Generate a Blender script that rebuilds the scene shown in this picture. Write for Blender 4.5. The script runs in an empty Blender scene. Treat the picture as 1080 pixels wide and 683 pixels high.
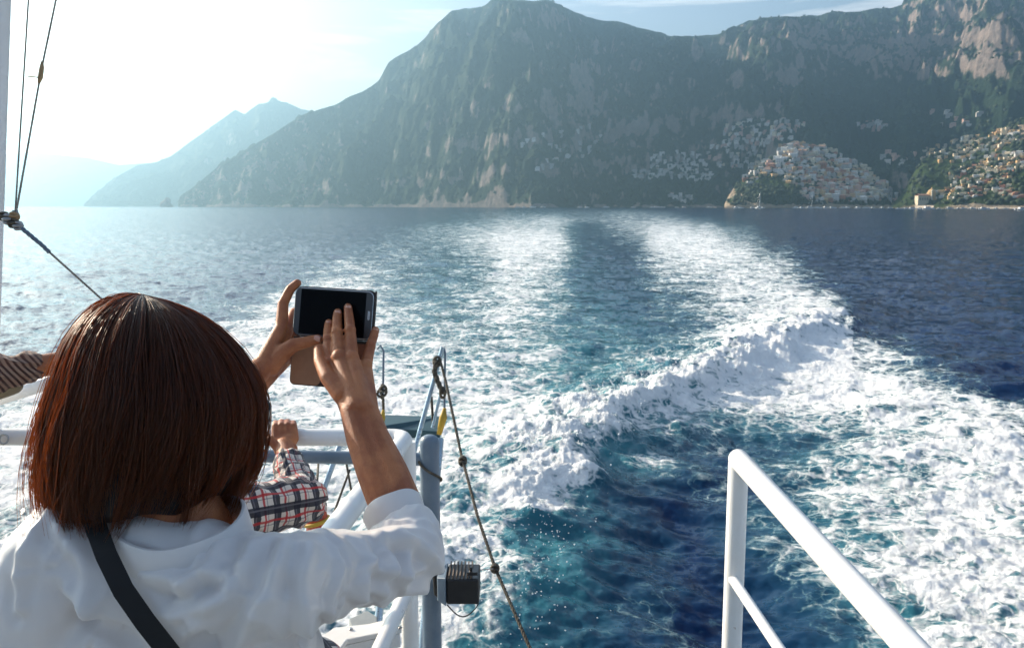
import bpy, bmesh, math, random
import numpy as np
from mathutils import Vector, Matrix, Quaternion
from mathutils.bvhtree import BVHTree
random.seed(7); RNG = np.random.default_rng(11)
SC = bpy.context.scene; COL = SC.collection
R = math.radians
# ------------------------------------------------------------------ camera model
FPX, CX, CY, HZ = 900.0, 540.0, 341.5, 217.0
PITCH = math.atan((CY-HZ)/FPX)
CP, SP = math.cos(PITCH), math.sin(PITCH)
HAZE = 1.7e-4
CZ = 5.0                                   # eye height above the water, metres
DECK = CZ-1.70
def ray(px, py):
    u, v = (px-CX)/FPX, (CY-py)/FPX
    return Vector((u, CP+v*SP, -SP+v*CP))
def at(px, py, d):                         # world point seen at a pixel of the photo, d metres deep
    return Vector((0, 0, CZ)) + ray(px, py)*d
def ground(px, py):
    r = ray(px, py); return Vector((0, 0, CZ)) + r*(-CZ/r.z)
def pix(x, y, z):                          # numpy: world -> photo pixel
    zz = z-CZ; dep = y*CP - zz*SP; up = y*SP + zz*CP
    dep = np.maximum(dep, 1e-3)
    return CX+FPX*x/dep, CY-FPX*up/dep
cam_d = bpy.data.cameras.new('camera'); cam = bpy.data.objects.new('camera', cam_d); COL.objects.link(cam)
cam.location = (0, 0, CZ); cam.rotation_euler = (R(90)-PITCH, 0, 0)
cam_d.sensor_width = 36; cam_d.lens = 36*FPX/1080; cam_d.clip_start = 0.05; cam_d.clip_end = 80000
SC.camera = cam
cam_d.dof.use_dof = True; cam_d.dof.focus_distance = 1.35; cam_d.dof.aperture_fstop = 18.0
# ------------------------------------------------------------------ light
SUN_AZ, SUN_EL = -54.0, 21.0               # azimuth from +Y towards +X
sd = Vector((math.sin(R(SUN_AZ))*math.cos(R(SUN_EL)), math.cos(R(SUN_AZ))*math.cos(R(SUN_EL)), math.sin(R(SUN_EL))))
sl = bpy.data.lights.new('sun', 'SUN'); sl.energy = 5.0; sl.angle = R(0.6); sl.color = (1.0, 0.84, 0.65)
so = bpy.data.objects.new('sun', sl); COL.objects.link(so); so.location = (0, 0, 60)
so.rotation_euler = sd.to_track_quat('Z', 'Y').to_euler()
W = bpy.data.worlds.new('World'); SC.world = W; W.use_nodes = True
nt = W.node_tree; nt.nodes.clear()
def N(nt, t, **k):
    n = nt.nodes.new(t)
    for a, b in k.items():
        if a == 'ins':
            for i, v in b.items(): n.inputs[i].default_value = v
        else: setattr(n, a, b)
    return n
out = N(nt, 'ShaderNodeOutputWorld'); bg = N(nt, 'ShaderNodeBackground'); sky = N(nt, 'ShaderNodeTexSky')
sky.sky_type = 'NISHITA'; sky.sun_disc = False; sky.sun_elevation = R(SUN_EL); sky.sun_rotation = R(SUN_AZ)
sky.air_density = 1.0; sky.dust_density = 2.6; sky.ozone_density = 1.5; sky.altitude = 0
bg.inputs[1].default_value = 0.098
tc = N(nt, 'ShaderNodeTexCoord'); mp = N(nt, 'ShaderNodeMapping'); mp.inputs['Rotation'].default_value = (0, R(14), 0); mp.inputs['Scale'].default_value = (2.2, 2.0, 15.0)
nz = N(nt, 'ShaderNodeTexNoise'); nz.inputs['Scale'].default_value = 1.5; nz.inputs['Detail'].default_value = 8; nz.inputs['Roughness'].default_value = .6; nz.inputs['Distortion'].default_value = .5
rp = N(nt, 'ShaderNodeValToRGB'); rp.color_ramp.elements[0].position = .52; rp.color_ramp.elements[1].position = .74
rp.color_ramp.elements[0].color = (0, 0, 0, 1); rp.color_ramp.elements[1].color = (.75, .75, .75, 1)
mx = N(nt, 'ShaderNodeMix', data_type='RGBA'); mx.inputs[7].default_value = (11.5, 11.0, 10.4, 1)
L = nt.links.new
L(tc.outputs['Generated'], mp.inputs[0]); L(mp.outputs[0], nz.inputs[0]); L(nz.outputs[0], rp.inputs[0])
L(sky.outputs[0], mx.inputs[6]); L(rp.outputs[0], mx.inputs[0]); L(mx.outputs[2], bg.inputs[0]); L(bg.outputs[0], out.inputs[0])
SC.view_settings.view_transform = 'Standard'; SC.view_settings.look = 'None'; SC.view_settings.gamma = 1
SC.view_settings.exposure = 1.12
SC.render.engine = 'CYCLES'
SC.cycles.use_denoising = True
try: SC.cycles.denoiser = 'OPENIMAGEDENOISE'
except Exception: pass
SC.cycles.max_bounces = 6; SC.cycles.volume_bounces = 0; SC.cycles.transparent_max_bounces = 6
SC.cycles.sample_clamp_indirect = 6; SC.cycles.caustics_reflective = False; SC.cycles.caustics_refractive = False
# ------------------------------------------------------------------ helpers
def tag(o, label=None, cat=None, group=None, kind=None):
    if label: o['label'] = label
    if cat: o['category'] = cat
    if group: o['group'] = group
    if kind: o['kind'] = kind
    return o
def empty(name, loc, label, cat, group=None):
    o = bpy.data.objects.new(name, None); COL.objects.link(o); o.location = loc; o.empty_display_size = .1
    bpy.context.view_layer.update()
    return tag(o, label, cat, group)
def link(name, me, mats=(), parent=None, smooth=True):
    o = bpy.data.objects.new(name, me); COL.objects.link(o)
    for m in (mats if isinstance(mats, (list, tuple)) else [mats]): me.materials.append(m)
    if parent is not None:
        o.parent = parent; o.matrix_parent_inverse = Matrix.Translation(-parent.location) if parent.type == 'EMPTY' else Matrix.Identity(4)
    if smooth and len(me.polygons): me.polygons.foreach_set('use_smooth', np.ones(len(me.polygons), bool))
    return o
def world_loc(o):
    p = Vector((0, 0, 0))
    while o is not None:
        if o.type == 'EMPTY': p = p + o.location
        o = o.parent
    return p
def np_mesh(name, V, F):
    """V (n,3), F (m,k) arrays of equal-sided faces."""
    V = np.asarray(V, np.float32); F = np.asarray(F, np.int32); me = bpy.data.meshes.new(name)
    m, k = F.shape
    me.vertices.add(len(V)); me.vertices.foreach_set('co', V.ravel())
    me.loops.add(m*k); me.loops.foreach_set('vertex_index', F.ravel())
    me.polygons.add(m); me.polygons.foreach_set('loop_start', np.arange(0, m*k, k, dtype=np.int32))
    me.update(calc_edges=True); me.validate(); return me
def attr(me, name, vals):
    a = me.attributes.new(name, 'FLOAT', 'POINT'); a.data.foreach_set('value', np.asarray(vals, np.float32).ravel())
def attr3(me, name, vals):
    a = me.attributes.new(name, 'FLOAT_VECTOR', 'POINT'); a.data.foreach_set('vector', np.asarray(vals, np.float32).ravel())
def grid_faces(nr, nc, wrap=False):
    i = np.arange(nr-1)[:, None]; j = np.arange(nc if wrap else nc-1)[None, :]; j2 = (j+1) % nc
    return np.stack([i*nc+j, i*nc+j2, (i+1)*nc+j2, (i+1)*nc+j], -1).reshape(-1, 4)
def _h(ix, iy, s):
    a = (ix.astype(np.int64)*374761393 + iy.astype(np.int64)*668265263 + s*2147483647) & 0xffffffff
    a = ((a ^ (a >> 13))*1274126177) & 0xffffffff
    return (a ^ (a >> 16)) & 0xffffffff
def pn(x, y, s=0):
    x = np.asarray(x, float); y = np.asarray(y, float)
    ix = np.floor(x); iy = np.floor(y); fx = x-ix; fy = y-iy
    u = fx*fx*fx*(fx*(fx*6-15)+10); v = fy*fy*fy*(fy*(fy*6-15)+10)
    def g(dx, dy):
        a = _h(ix+dx, iy+dy, s)*(2*math.pi/4294967296.0)
        return np.cos(a)*(fx-dx)+np.sin(a)*(fy-dy)
    a = g(0, 0)*(1-u)+g(1, 0)*u; b = g(0, 1)*(1-u)+g(1, 1)*u
    return (a*(1-v)+b*v)*1.5
def fbm(x, y, o=5, s=0, g=.5, lac=2.03):
    r = 0; a = 1.0; t = 0
    for k in range(o):
        r = r+a*pn(x, y, s+k*17); t += a; a *= g; x = x*lac+3.7; y = y*lac-1.9
    return r/t
def ridged(x, y, o=5, s=0, g=.5, lac=2.03):
    r = 0; a = 1.0; t = 0; w = 1.0
    for k in range(o):
        n = (1-np.abs(pn(x, y, s+k*17)))**2
        r = r+a*n*w; w = np.clip(n*1.3, 0, 1); t += a; a *= g; x = x*lac+5.1; y = y*lac+2.3
    return r/t
def sstep(a, b, x):
    t = np.clip((x-a)/(b-a), 0, 1); return t*t*(3-2*t)
# ------------------------------------------------------------------ material helpers
def mat(name, base=(.8, .8, .8), rough=.5, **k):
    m = bpy.data.materials.new(name); m.use_nodes = True; b = m.node_tree.nodes['Principled BSDF']
    b.inputs['Base Color'].default_value = (*base, 1); b.inputs['Roughness'].default_value = rough
    for a, v in k.items(): b.inputs[a.replace('_', ' ')].default_value = v
    return m
def worn(name, base, base2, rough=.45, scale=6, bump=.05, detail=6, lo=.4, hi=.65, metallic=0, spots=None, **k):
    """painted or raw surface with mottled wear"""
    m = mat(name, base, rough, **k); nt = m.node_tree; b = nt.nodes['Principled BSDF']; b.inputs['Metallic'].default_value = metallic
    tc = N(nt, 'ShaderNodeTexCoord'); n1 = N(nt, 'ShaderNodeTexNoise', ins={'Scale': scale, 'Detail': detail, 'Roughness': .65})
    cr = N(nt, 'ShaderNodeValToRGB'); cr.color_ramp.elements[0].position = lo; cr.color_ramp.elements[1].position = hi
    cr.color_ramp.elements[0].color = (*base, 1); cr.color_ramp.elements[1].color = (*base2, 1)
    bp = N(nt, 'ShaderNodeBump', ins={'Strength': bump, 'Distance': .01}); L = nt.links.new; csock = cr.outputs[0]
    if spots:
        mp2 = N(nt, 'ShaderNodeMapping'); mp2.inputs['Scale'].default_value = (1, 1, .45); L(tc.outputs['Object'], mp2.inputs[0])
        n3 = N(nt, 'ShaderNodeTexNoise', ins={'Scale': 23, 'Detail': 8, 'Roughness': .75}); L(mp2.outputs[0], n3.inputs[0])
        r3 = N(nt, 'ShaderNodeMapRange', ins={1: .655, 2: .70, 3: 0, 4: .85}); L(n3.outputs[0], r3.inputs[0])
        m3 = N(nt, 'ShaderNodeMix', data_type='RGBA'); m3.inputs[7].default_value = (*spots, 1); L(r3.outputs[0], m3.inputs[0]); L(cr.outputs[0], m3.inputs[6]); csock = m3.outputs[2]
    mr = N(nt, 'ShaderNodeMapRange', ins={1: .3, 2: .7, 3: rough*.75, 4: min(1, rough*1.35)})
    L(tc.outputs['Object'], n1.inputs[0]); L(n1.outputs[0], cr.inputs[0]); L(csock, b.inputs['Base Color'])
    L(n1.outputs[0], bp.inputs['Height']); L(bp.outputs[0], b.inputs['Normal']); L(n1.outputs[0], mr.inputs[0]); L(mr.outputs[0], b.inputs['Roughness'])
    return m
# ================================================================== WATER
def sea_tile(n, size, L0, wdir, std, seed):
    rg = np.random.default_rng(seed); k1 = np.fft.fftfreq(n, size/n)*2*np.pi
    kx, ky = np.meshgrid(k1, k1, indexing='xy'); k = np.hypot(kx, ky); k[0, 0] = 1
    c = (kx*math.cos(wdir)+ky*math.sin(wdir))/k
    P = np.exp(-1/(k*L0)**2)/k**3.6*(c**2*.85+.15)*np.exp(-(k*size/n*.8)**2*.25); P[0, 0] = 0
    h = np.fft.ifft2(np.sqrt(P)*(rg.normal(size=(n, n))+1j*rg.normal(size=(n, n)))).real
    return h/h.std()*std
T1 = sea_tile(512, 61.0, .75, R(75), .062, 1); T2 = sea_tile(512, 17.3, .3, R(100), .016, 2)
def tile(T, size, x, y):
    n = T.shape[0]; u = (x/size*n) % n; v = (y/size*n) % n
    i = np.floor(u).astype(int); j = np.floor(v).astype(int); a = u-i; b = v-j; i %= n; j %= n; i2 = (i+1) % n; j2 = (j+1) % n
    return (T[j, i]*(1-a)+T[j, i2]*a)*(1-b)+(T[j2, i]*(1-a)+T[j2, i2]*a)*b
# foam cover of the churned wake: rows every few metres behind the ship, one digit per 40 px of photo width (0 .. 1080)
FR = [(219, '0000000000001111100000000000'), (224, '0000000000012333430000000000'), (232, '0000000000013564553000000000'),
      (240, '0000000000245661576300000000'), (252, '0000000001346881388510000000'), (268, '0000000013435871178840000000'),
      (284, '0000000046424771167772000000'), (300, '0000000366435760156783000000'), (316, '0000002787546751035788100000'),
      (332, '0000038888646752025788100000'), (350, '0000388888656653236888520000'), (368, '0027888888666653357889961000'),
      (388, '0388888888776654468889974100'), (410, '5888888888887765566778998410'), (432, '8888888888888887777666788862'),
      (455, '8888888888888888874234578998'), (480, '8888888888888886421234679999'), (510, '8888888888888742211345679999'),
      (540, '8888888888887443310145679999'), (575, '8888888888887643331135678999'), (610, '8888888888886433431024678999'),
      (650, '8888888888887433442013568999'), (690, '8888888888887533443102468999'), (760, '8888888888887533443102468999')]
FRy = np.array([a for a, b in FR], float); FG = np.array([[int(c) for c in b] for a, b in FR], float)/9
# turquoise, air-filled water, same layout
AR = [(219, '0000000000011111100000000000'), (240, '0000000000134562112200000000'), (270, '0000000001234562123310000000'),
      (310, '0000000023455663222330000000'), (350, '0000001244556665433332000000'), (400, '0001234455667777666544431000'),
      (440, '3333444555667777655444444310'), (480, '3333333456777776421023355555'), (540, '3333333334566643110123555555'),
      (600, '3333333334566642110112555555'), (680, '3333333334566542110011455555'), (760, '3333333334566542110011455555')]
ARy = np.array([a for a, b in AR], float); AG = np.array([[int(c) for c in b] for a, b in AR], float)/9
def lookup(ys, G, px, py):
    u = np.clip((px-20)/40+0, 0, G.shape[1]-1.001); v = np.interp(py, ys, np.arange(len(ys))); v = np.clip(v, 0, len(ys)-1.001)
    i = u.astype(int); j = v.astype(int); a = u-i; b = v-j; a = a*a*(3-2*a)
    return (G[j, i]*(1-a)+G[j, i+1]*a)*(1-b)+(G[j+1, i]*(1-a)+G[j+1, i+1]*a)*b
CREST = [(905, 322), (868, 338), (820, 362), (765, 388), (715, 412), (665, 434), (620, 458), (588, 486), (566, 524), (548, 580), (530, 650), (515, 740)]
CRW = np.array([ground(*c)[:2] for c in CREST]); CRH = np.array([.15, .55, .7, .75, .8, .8, .72, .62, .45, .3, .22, .2])
def crest_field(x, y):
    """signed distance to the breaking crest (positive on its right, seaward side), height at nearest point"""
    best = np.full(x.shape, 1e9); sg = np.zeros(x.shape); hh = np.zeros(x.shape)
    for k in range(len(CRW)-1):
        a, b = CRW[k], CRW[k+1]; d = b-a; l2 = d@d
        t = np.clip(((x-a[0])*d[0]+(y-a[1])*d[1])/l2, 0, 1); qx = x-(a[0]+t*d[0]); qy = y-(a[1]+t*d[1]); r = np.hypot(qx, qy)
        s = np.sign(d[0]*qy-d[1]*qx); m = r < best
        best = np.where(m, r, best); sg = np.where(m, s, sg); hh = np.where(m, CRH[k]*(1-t)+CRH[k+1]*t, hh)
    return best*sg, hh
rows = [3.0, 4.5, 6.0, 7.2]
py = 730.0
while py > HZ+1.0:
    rows.append(ground(540, py).y); py -= (1.35 if py > 300 else .8 if py > 226 else .4)
while rows[-1] < 9000: rows.append(rows[-1]*1.25)
rows.append(12500.0); rows = np.array(sorted(set(rows)))
ang = np.concatenate([np.linspace(R(-170), R(-44), 60)[:-1], np.linspace(R(-44), R(44), 1300), np.linspace(R(44), R(170), 60)[1:], ])
ang = np.concatenate([ang, [R(180)]])
rr, aa = np.meshgrid(rows, ang, indexing='ij')
X = rr*np.sin(aa); Y = rr*np.cos(aa)
PX, PY = pix(X, Y, 0*X)
front = (Y > 1.0)
PXw = PX+ fbm(X*.22, Y*.22, 4, 50)*170/np.maximum(1, rr/9)*1.0; PYw = PY+fbm(X*.22, Y*.22, 4, 90)*90/np.maximum(1, rr/9)
foam = np.where(front, lookup(FRy, FG, PXw, PYw), .85*(rr < 40)); aer = np.where(front, np.clip(lookup(ARy, AG, PXw, PYw)*1.2, 0, 1), .3*(rr < 40))
cd, ch = crest_field(X, Y); cdw = cd+fbm(X*.45, Y*.45, 4, 5)*1.5
on = np.clip(1-np.abs(cdw-.0)/1.3, 0, 1)
cm = np.where(Y > 6, ch, 0)
foam = np.clip(np.maximum(foam, np.where(cdw < .9, sstep(2.6, .2, -cdw)*sstep(.9, .1, cdw), 0)*.98*(cm > .3)*sstep(540, 470, PY)), 0, 1)
foam = foam*(1-.75*sstep(-.1, .35, cdw)*sstep(2.2, 1.2, cdw)*sstep(445, 470, PY)*sstep(470, 530, PX)*sstep(760, 700, PX))
foam = foam+.22*(cdw > 0)*(cdw < 4.5)*(PY < 430)*(PX > 690)*(PX < 900)*(Y > 6)
foam = np.maximum(foam, .98*sstep(1.5, .5, np.abs(cdw+.15))*(ch > .38)*(Y > 6)*(PX < 890))
far = sstep(900, 200, rr)
mid = fbm(X*.35, Y*.35, 5, 31)
foam = foam+mid*.25*(foam > .03)*(foam < .97)
lump = fbm(X*1.3, Y*1.3, 5, 61, .55); lump2 = ridged(X*.55, Y*.55, 4, 77)
Z = (tile(T1, 61.0, X, Y)*(1-.55*np.clip(foam, 0, 1))+tile(T2, 17.3, X+3, Y)+.05*fbm(X*.06, Y*.06, 3, 8))*far
fo = np.clip(foam, 0, 1)
Z += fo*(lump*.075+(lump2-.45)*.10+fbm(X*4.1, Y*4.1, 3, 71)*.035*sstep(45, 20, rr))*sstep(300, 30, rr)
prof = np.where(cdw < 0, np.exp(-(cdw/1.9)**2), np.exp(-(cdw/.8)**2))
Z += cm*prof*.66*(1+.45*fbm(X*1.3, Y*1.3, 5, 21, .55))+cm*np.exp(-(cdw/1.6)**2)*.10*(ridged(X*2.1, Y*2.1, 4, 44)-.4)
Z -= .22*np.exp(-((cd-3.0)/2.0)**2)*(cm > 0)
# long smooth swells of the stern wave train seen beside the wash
sw = np.exp(-((PX-(640-(PY-217)*.02))/120)**2)*(PY > 250); Z += .06*np.sin(rr*1.3)*sw*front*sstep(120, 30, rr)
Z = np.where(rr < 6, Z*.3, Z)
V = np.stack([X, Y, Z], -1).reshape(-1, 3)
F = grid_faces(len(rows), len(ang), wrap=True)
V = np.vstack([V, [[0, 0, 0]]]); ctr = len(V)-1
me = np_mesh('sea', V, F)
water = link('sea', me); tag(water, kind='structure')
attr(me, 'foam', np.append(foam.ravel(), 0)); attr(me, 'aer', np.append(aer.ravel(), 0))
# material
m = bpy.data.materials.new('sea_water'); m.use_nodes = True; nt = m.node_tree; nt.nodes.clear(); L = nt.links.new
o_ = N(nt, 'ShaderNodeOutputMaterial'); tc = N(nt, 'ShaderNodeTexCoord')
fa = N(nt, 'ShaderNodeAttribute', attribute_name='foam'); ae = N(nt, 'ShaderNodeAttribute', attribute_name='aer')
def math_(op, a, b=None, clamp=False):
    n = N(nt, 'ShaderNodeMath', operation=op, use_clamp=clamp)
    for i, v in enumerate((a, b)):
        if v is None: continue
        if isinstance(v, (int, float)): n.inputs[i].default_value = v
        else: L(v, n.inputs[i])
    return n.outputs[0]
def noise(scale, detail=6, rough=.6, dist=0, vec=None, lac=2.0):
    n = N(nt, 'ShaderNodeTexNoise', ins={'Scale': scale, 'Detail': detail, 'Roughness': rough, 'Distortion': dist, 'Lacunarity': lac})
    L(vec or tc.outputs['Object'], n.inputs['Vector']); return n
# warped coordinates for lace
wn = noise(.8, 4, .6)
vs = N(nt, 'ShaderNodeVectorMath', operation='SUBTRACT'); vs.inputs[1].default_value = (.5, .5, .5); L(wn.outputs[1], vs.inputs[0])
vm = N(nt, 'ShaderNodeVectorMath', operation='MULTIPLY_ADD'); vm.inputs[1].default_value = (1.9, 1.9, 0)
L(vs.outputs[0], vm.inputs[0]); L(tc.outputs['Object'], vm.inputs[2])
def lace(scale, w):
    v = N(nt, 'ShaderNodeTexVoronoi', feature='DISTANCE_TO_EDGE', voronoi_dimensions='3D'); v.inputs['Scale'].default_value = scale; v.inputs['Randomness'].default_value = 1
    L(vm.outputs[0], v.inputs['Vector'])
    return math_('SUBTRACT', 1, math_('DIVIDE', v.outputs['Distance'], w), True)
l1 = lace(1.25, .16); l2 = lace(3.6, .20)
nb = noise(.55, 9, .62, .6); nf = noise(3.2, 8, .7, .4)
lac_ = math_('MAXIMUM', l1, math_('MULTIPLY', l2, .75))
pat = math_('ADD', math_('MULTIPLY', math_('SUBTRACT', nb.outputs[0], .5), 1.35), math_('ADD', math_('MULTIPLY', math_('SUBTRACT', nf.outputs[0], .5), 1.3), math_('MULTIPLY', math_('SUBTRACT', lac_, .12), .52)))
fsum = math_('ADD', math_('MULTIPLY', fa.outputs['Fac'], .92), pat)
mr = N(nt, 'ShaderNodeMapRange', interpolation_type='SMOOTHSTEP', ins={1: .46, 2: 1.08, 3: 0, 4: 1}); L(fsum, mr.inputs[0])
gate = N(nt, 'ShaderNodeMapRange', interpolation_type='SMOOTHSTEP', ins={1: .04, 2: .22, 3: 0, 4: 1}); L(fa.outputs['Fac'], gate.inputs[0])
fmask = math_('MULTIPLY', mr.outputs[0], gate.outputs[0], True)
# water colour
mixc = N(nt, 'ShaderNodeMix', data_type='RGBA'); mixc.inputs[6].default_value = (.0015, .016, .060, 1); mixc.inputs[7].default_value = (.05, .24, .27, 1)
afac = math_('MULTIPLY', ae.outputs['Fac'], math_('ADD', math_('MULTIPLY', nb.outputs[0], 1.6), -.15), True)
L(afac, mixc.inputs[0])
# ripples: facet normals straight from noise, so that far water keeps its sparkle
n1 = noise(2.2, 5, .65); n2 = noise(9.0, 4, .6)
def centred(n, k):
    s = N(nt, 'ShaderNodeVectorMath', operation='SUBTRACT'); s.inputs[1].default_value = (.5, .5, .5); L(n.outputs[1], s.inputs[0])
    q = N(nt, 'ShaderNodeVectorMath', operation='MULTIPLY'); q.inputs[1].default_value = k; L(s.outputs[0], q.inputs[0]); return q.outputs[0]
geo = N(nt, 'ShaderNodeNewGeometry')
s1 = N(nt, 'ShaderNodeVectorMath', operation='ADD'); L(centred(n1, (.65, .95, 0)), s1.inputs[0]); L(centred(n2, (.30, .40, 0)), s1.inputs[1])
s2 = N(nt, 'ShaderNodeVectorMath', operation='ADD'); L(s1.outputs[0], s2.inputs[0]); L(geo.outputs['Normal'], s2.inputs[1])
nn = N(nt, 'ShaderNodeVectorMath', operation='NORMALIZE'); L(s2.outputs[0], nn.inputs[0])
wb = N(nt, 'ShaderNodeBsdfPrincipled', ins={'Roughness': .12, 'IOR': 1.33, 'Specular IOR Level': .25}); L(mixc.outputs[2], wb.inputs['Base Color']); L(nn.outputs[0], wb.inputs['Normal'])
fb = N(nt, 'ShaderNodeBsdfPrincipled', ins={'Roughness': .8}); fb.inputs['Specular IOR Level'].default_value = .25
fc = N(nt, 'ShaderNodeMix', data_type='RGBA'); fc.inputs[6].default_value = (.22, .46, .52, 1); fc.inputs[7].default_value = (.84, .86, .87, 1)
fr2 = N(nt, 'ShaderNodeMapRange', ins={1: .2, 2: 1.0, 3: 0, 4: 1}); L(fmask, fr2.inputs[0]); L(fr2.outputs[0], fc.inputs[0]); L(fc.outputs[2], fb.inputs['Base Color'])
bp = N(nt, 'ShaderNodeBump', ins={'Strength': 1.0, 'Distance': .16}); L(math_('ADD', nf.outputs[0], math_('MULTIPLY', fmask, .35)), bp.inputs['Height']); L(bp.outputs[0], fb.inputs['Normal'])
ms = N(nt, 'ShaderNodeMixShader'); L(fmask, ms.inputs[0]); L(wb.outputs[0], ms.inputs[1]); L(fb.outputs[0], ms.inputs[2]); L(ms.outputs[0], o_.inputs[0])
me.materials.append(m)

# ================================================================== MOUNTAINS
def hill_mat(name, veg, veg2, rock, rock2, cut=.27, sc=1.0, rockiness=.0):
    m = mat(name, veg, .95); nt = m.node_tree; b = nt.nodes['Principled BSDF']; L = nt.links.new; b.inputs['Specular IOR Level'].default_value = .1
    tc = N(nt, 'ShaderNodeTexCoord'); geo = N(nt, 'ShaderNodeNewGeometry'); sx = N(nt, 'ShaderNodeSeparateXYZ'); L(geo.outputs['Normal'], sx.inputs[0])
    n1 = N(nt, 'ShaderNodeTexNoise', ins={'Scale': .019*sc, 'Detail': 9, 'Roughness': .68}); n2 = N(nt, 'ShaderNodeTexNoise', ins={'Scale': .07*sc, 'Detail': 6, 'Roughness': .7})
    mpv = N(nt, 'ShaderNodeMapping'); mpv.inputs['Scale'].default_value = (1, 1, .8); L(tc.outputs['Object'], mpv.inputs[0])
    for q in (n1, n2): L(mpv.outputs[0], q.inputs[0])
    at_ = N(nt, 'ShaderNodeAttribute', attribute_name='rock')
    a = N(nt, 'ShaderNodeMath', operation='MULTIPLY_ADD'); L(n1.outputs[0], a.inputs[0]); a.inputs[1].default_value = 1.1; L(sx.outputs[2], a.inputs[2])
    a2 = N(nt, 'ShaderNodeMath', operation='SUBTRACT'); L(a.outputs[0], a2.inputs[0]); L(at_.outputs['Fac'], a2.inputs[1])
    r = N(nt, 'ShaderNodeMapRange', interpolation_type='SMOOTHSTEP', ins={1: cut+.53-rockiness, 2: cut+.68-rockiness, 3: 1, 4: 0}); L(a2.outputs[0], r.inputs[0])
    v = N(nt, 'ShaderNodeMix', data_type='RGBA'); v.inputs[6].default_value = (*veg, 1); v.inputs[7].default_value = (*veg2, 1)
    r2 = N(nt, 'ShaderNodeMapRange', ins={1: .38, 2: .62, 3: 0, 4: 1}); L(n2.outputs[0], r2.inputs[0]); L(r2.outputs[0], v.inputs[0])
    k = N(nt, 'ShaderNodeMix', data_type='RGBA'); k.inputs[6].default_value = (*rock, 1); k.inputs[7].default_value = (*rock2, 1); L(r2.outputs[0], k.inputs[0])
    f = N(nt, 'ShaderNodeMix', data_type='RGBA'); L(r.outputs[0], f.inputs[0]); L(v.outputs[2], f.inputs[6]); L(k.outputs[2], f.inputs[7]); L(f.outputs[2], b.inputs['Base Color'])
    bp = N(nt, 'ShaderNodeBump', ins={'Strength': .9, 'Distance': 9.0}); L(n2.outputs[0], bp.inputs['Height']); L(bp.outputs[0], b.inputs['Normal'])
    return m
M_hill = hill_mat('mountain_rock_and_scrub', (.010, .026, .016), (.026, .046, .022), (.17, .145, .13), (.28, .225, .195))
M_near = hill_mat('headland_rock_and_scrub', (.022, .042, .014), (.050, .075, .022), (.30, .23, .16), (.45, .36, .26), cut=.30)
M_far = hill_mat('far_mountain_rock', (.03, .05, .03), (.05, .07, .04), (.2, .19, .17), (.3, .28, .25), sc=.6)
HILLS = []
def conv(pts):
    a = []
    for px, py in pts:
        r = ray(px, py); a.append((r.x/r.y, r.z/r.y))
    a = np.array(a); return a[:, 0], a[:, 1]
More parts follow.
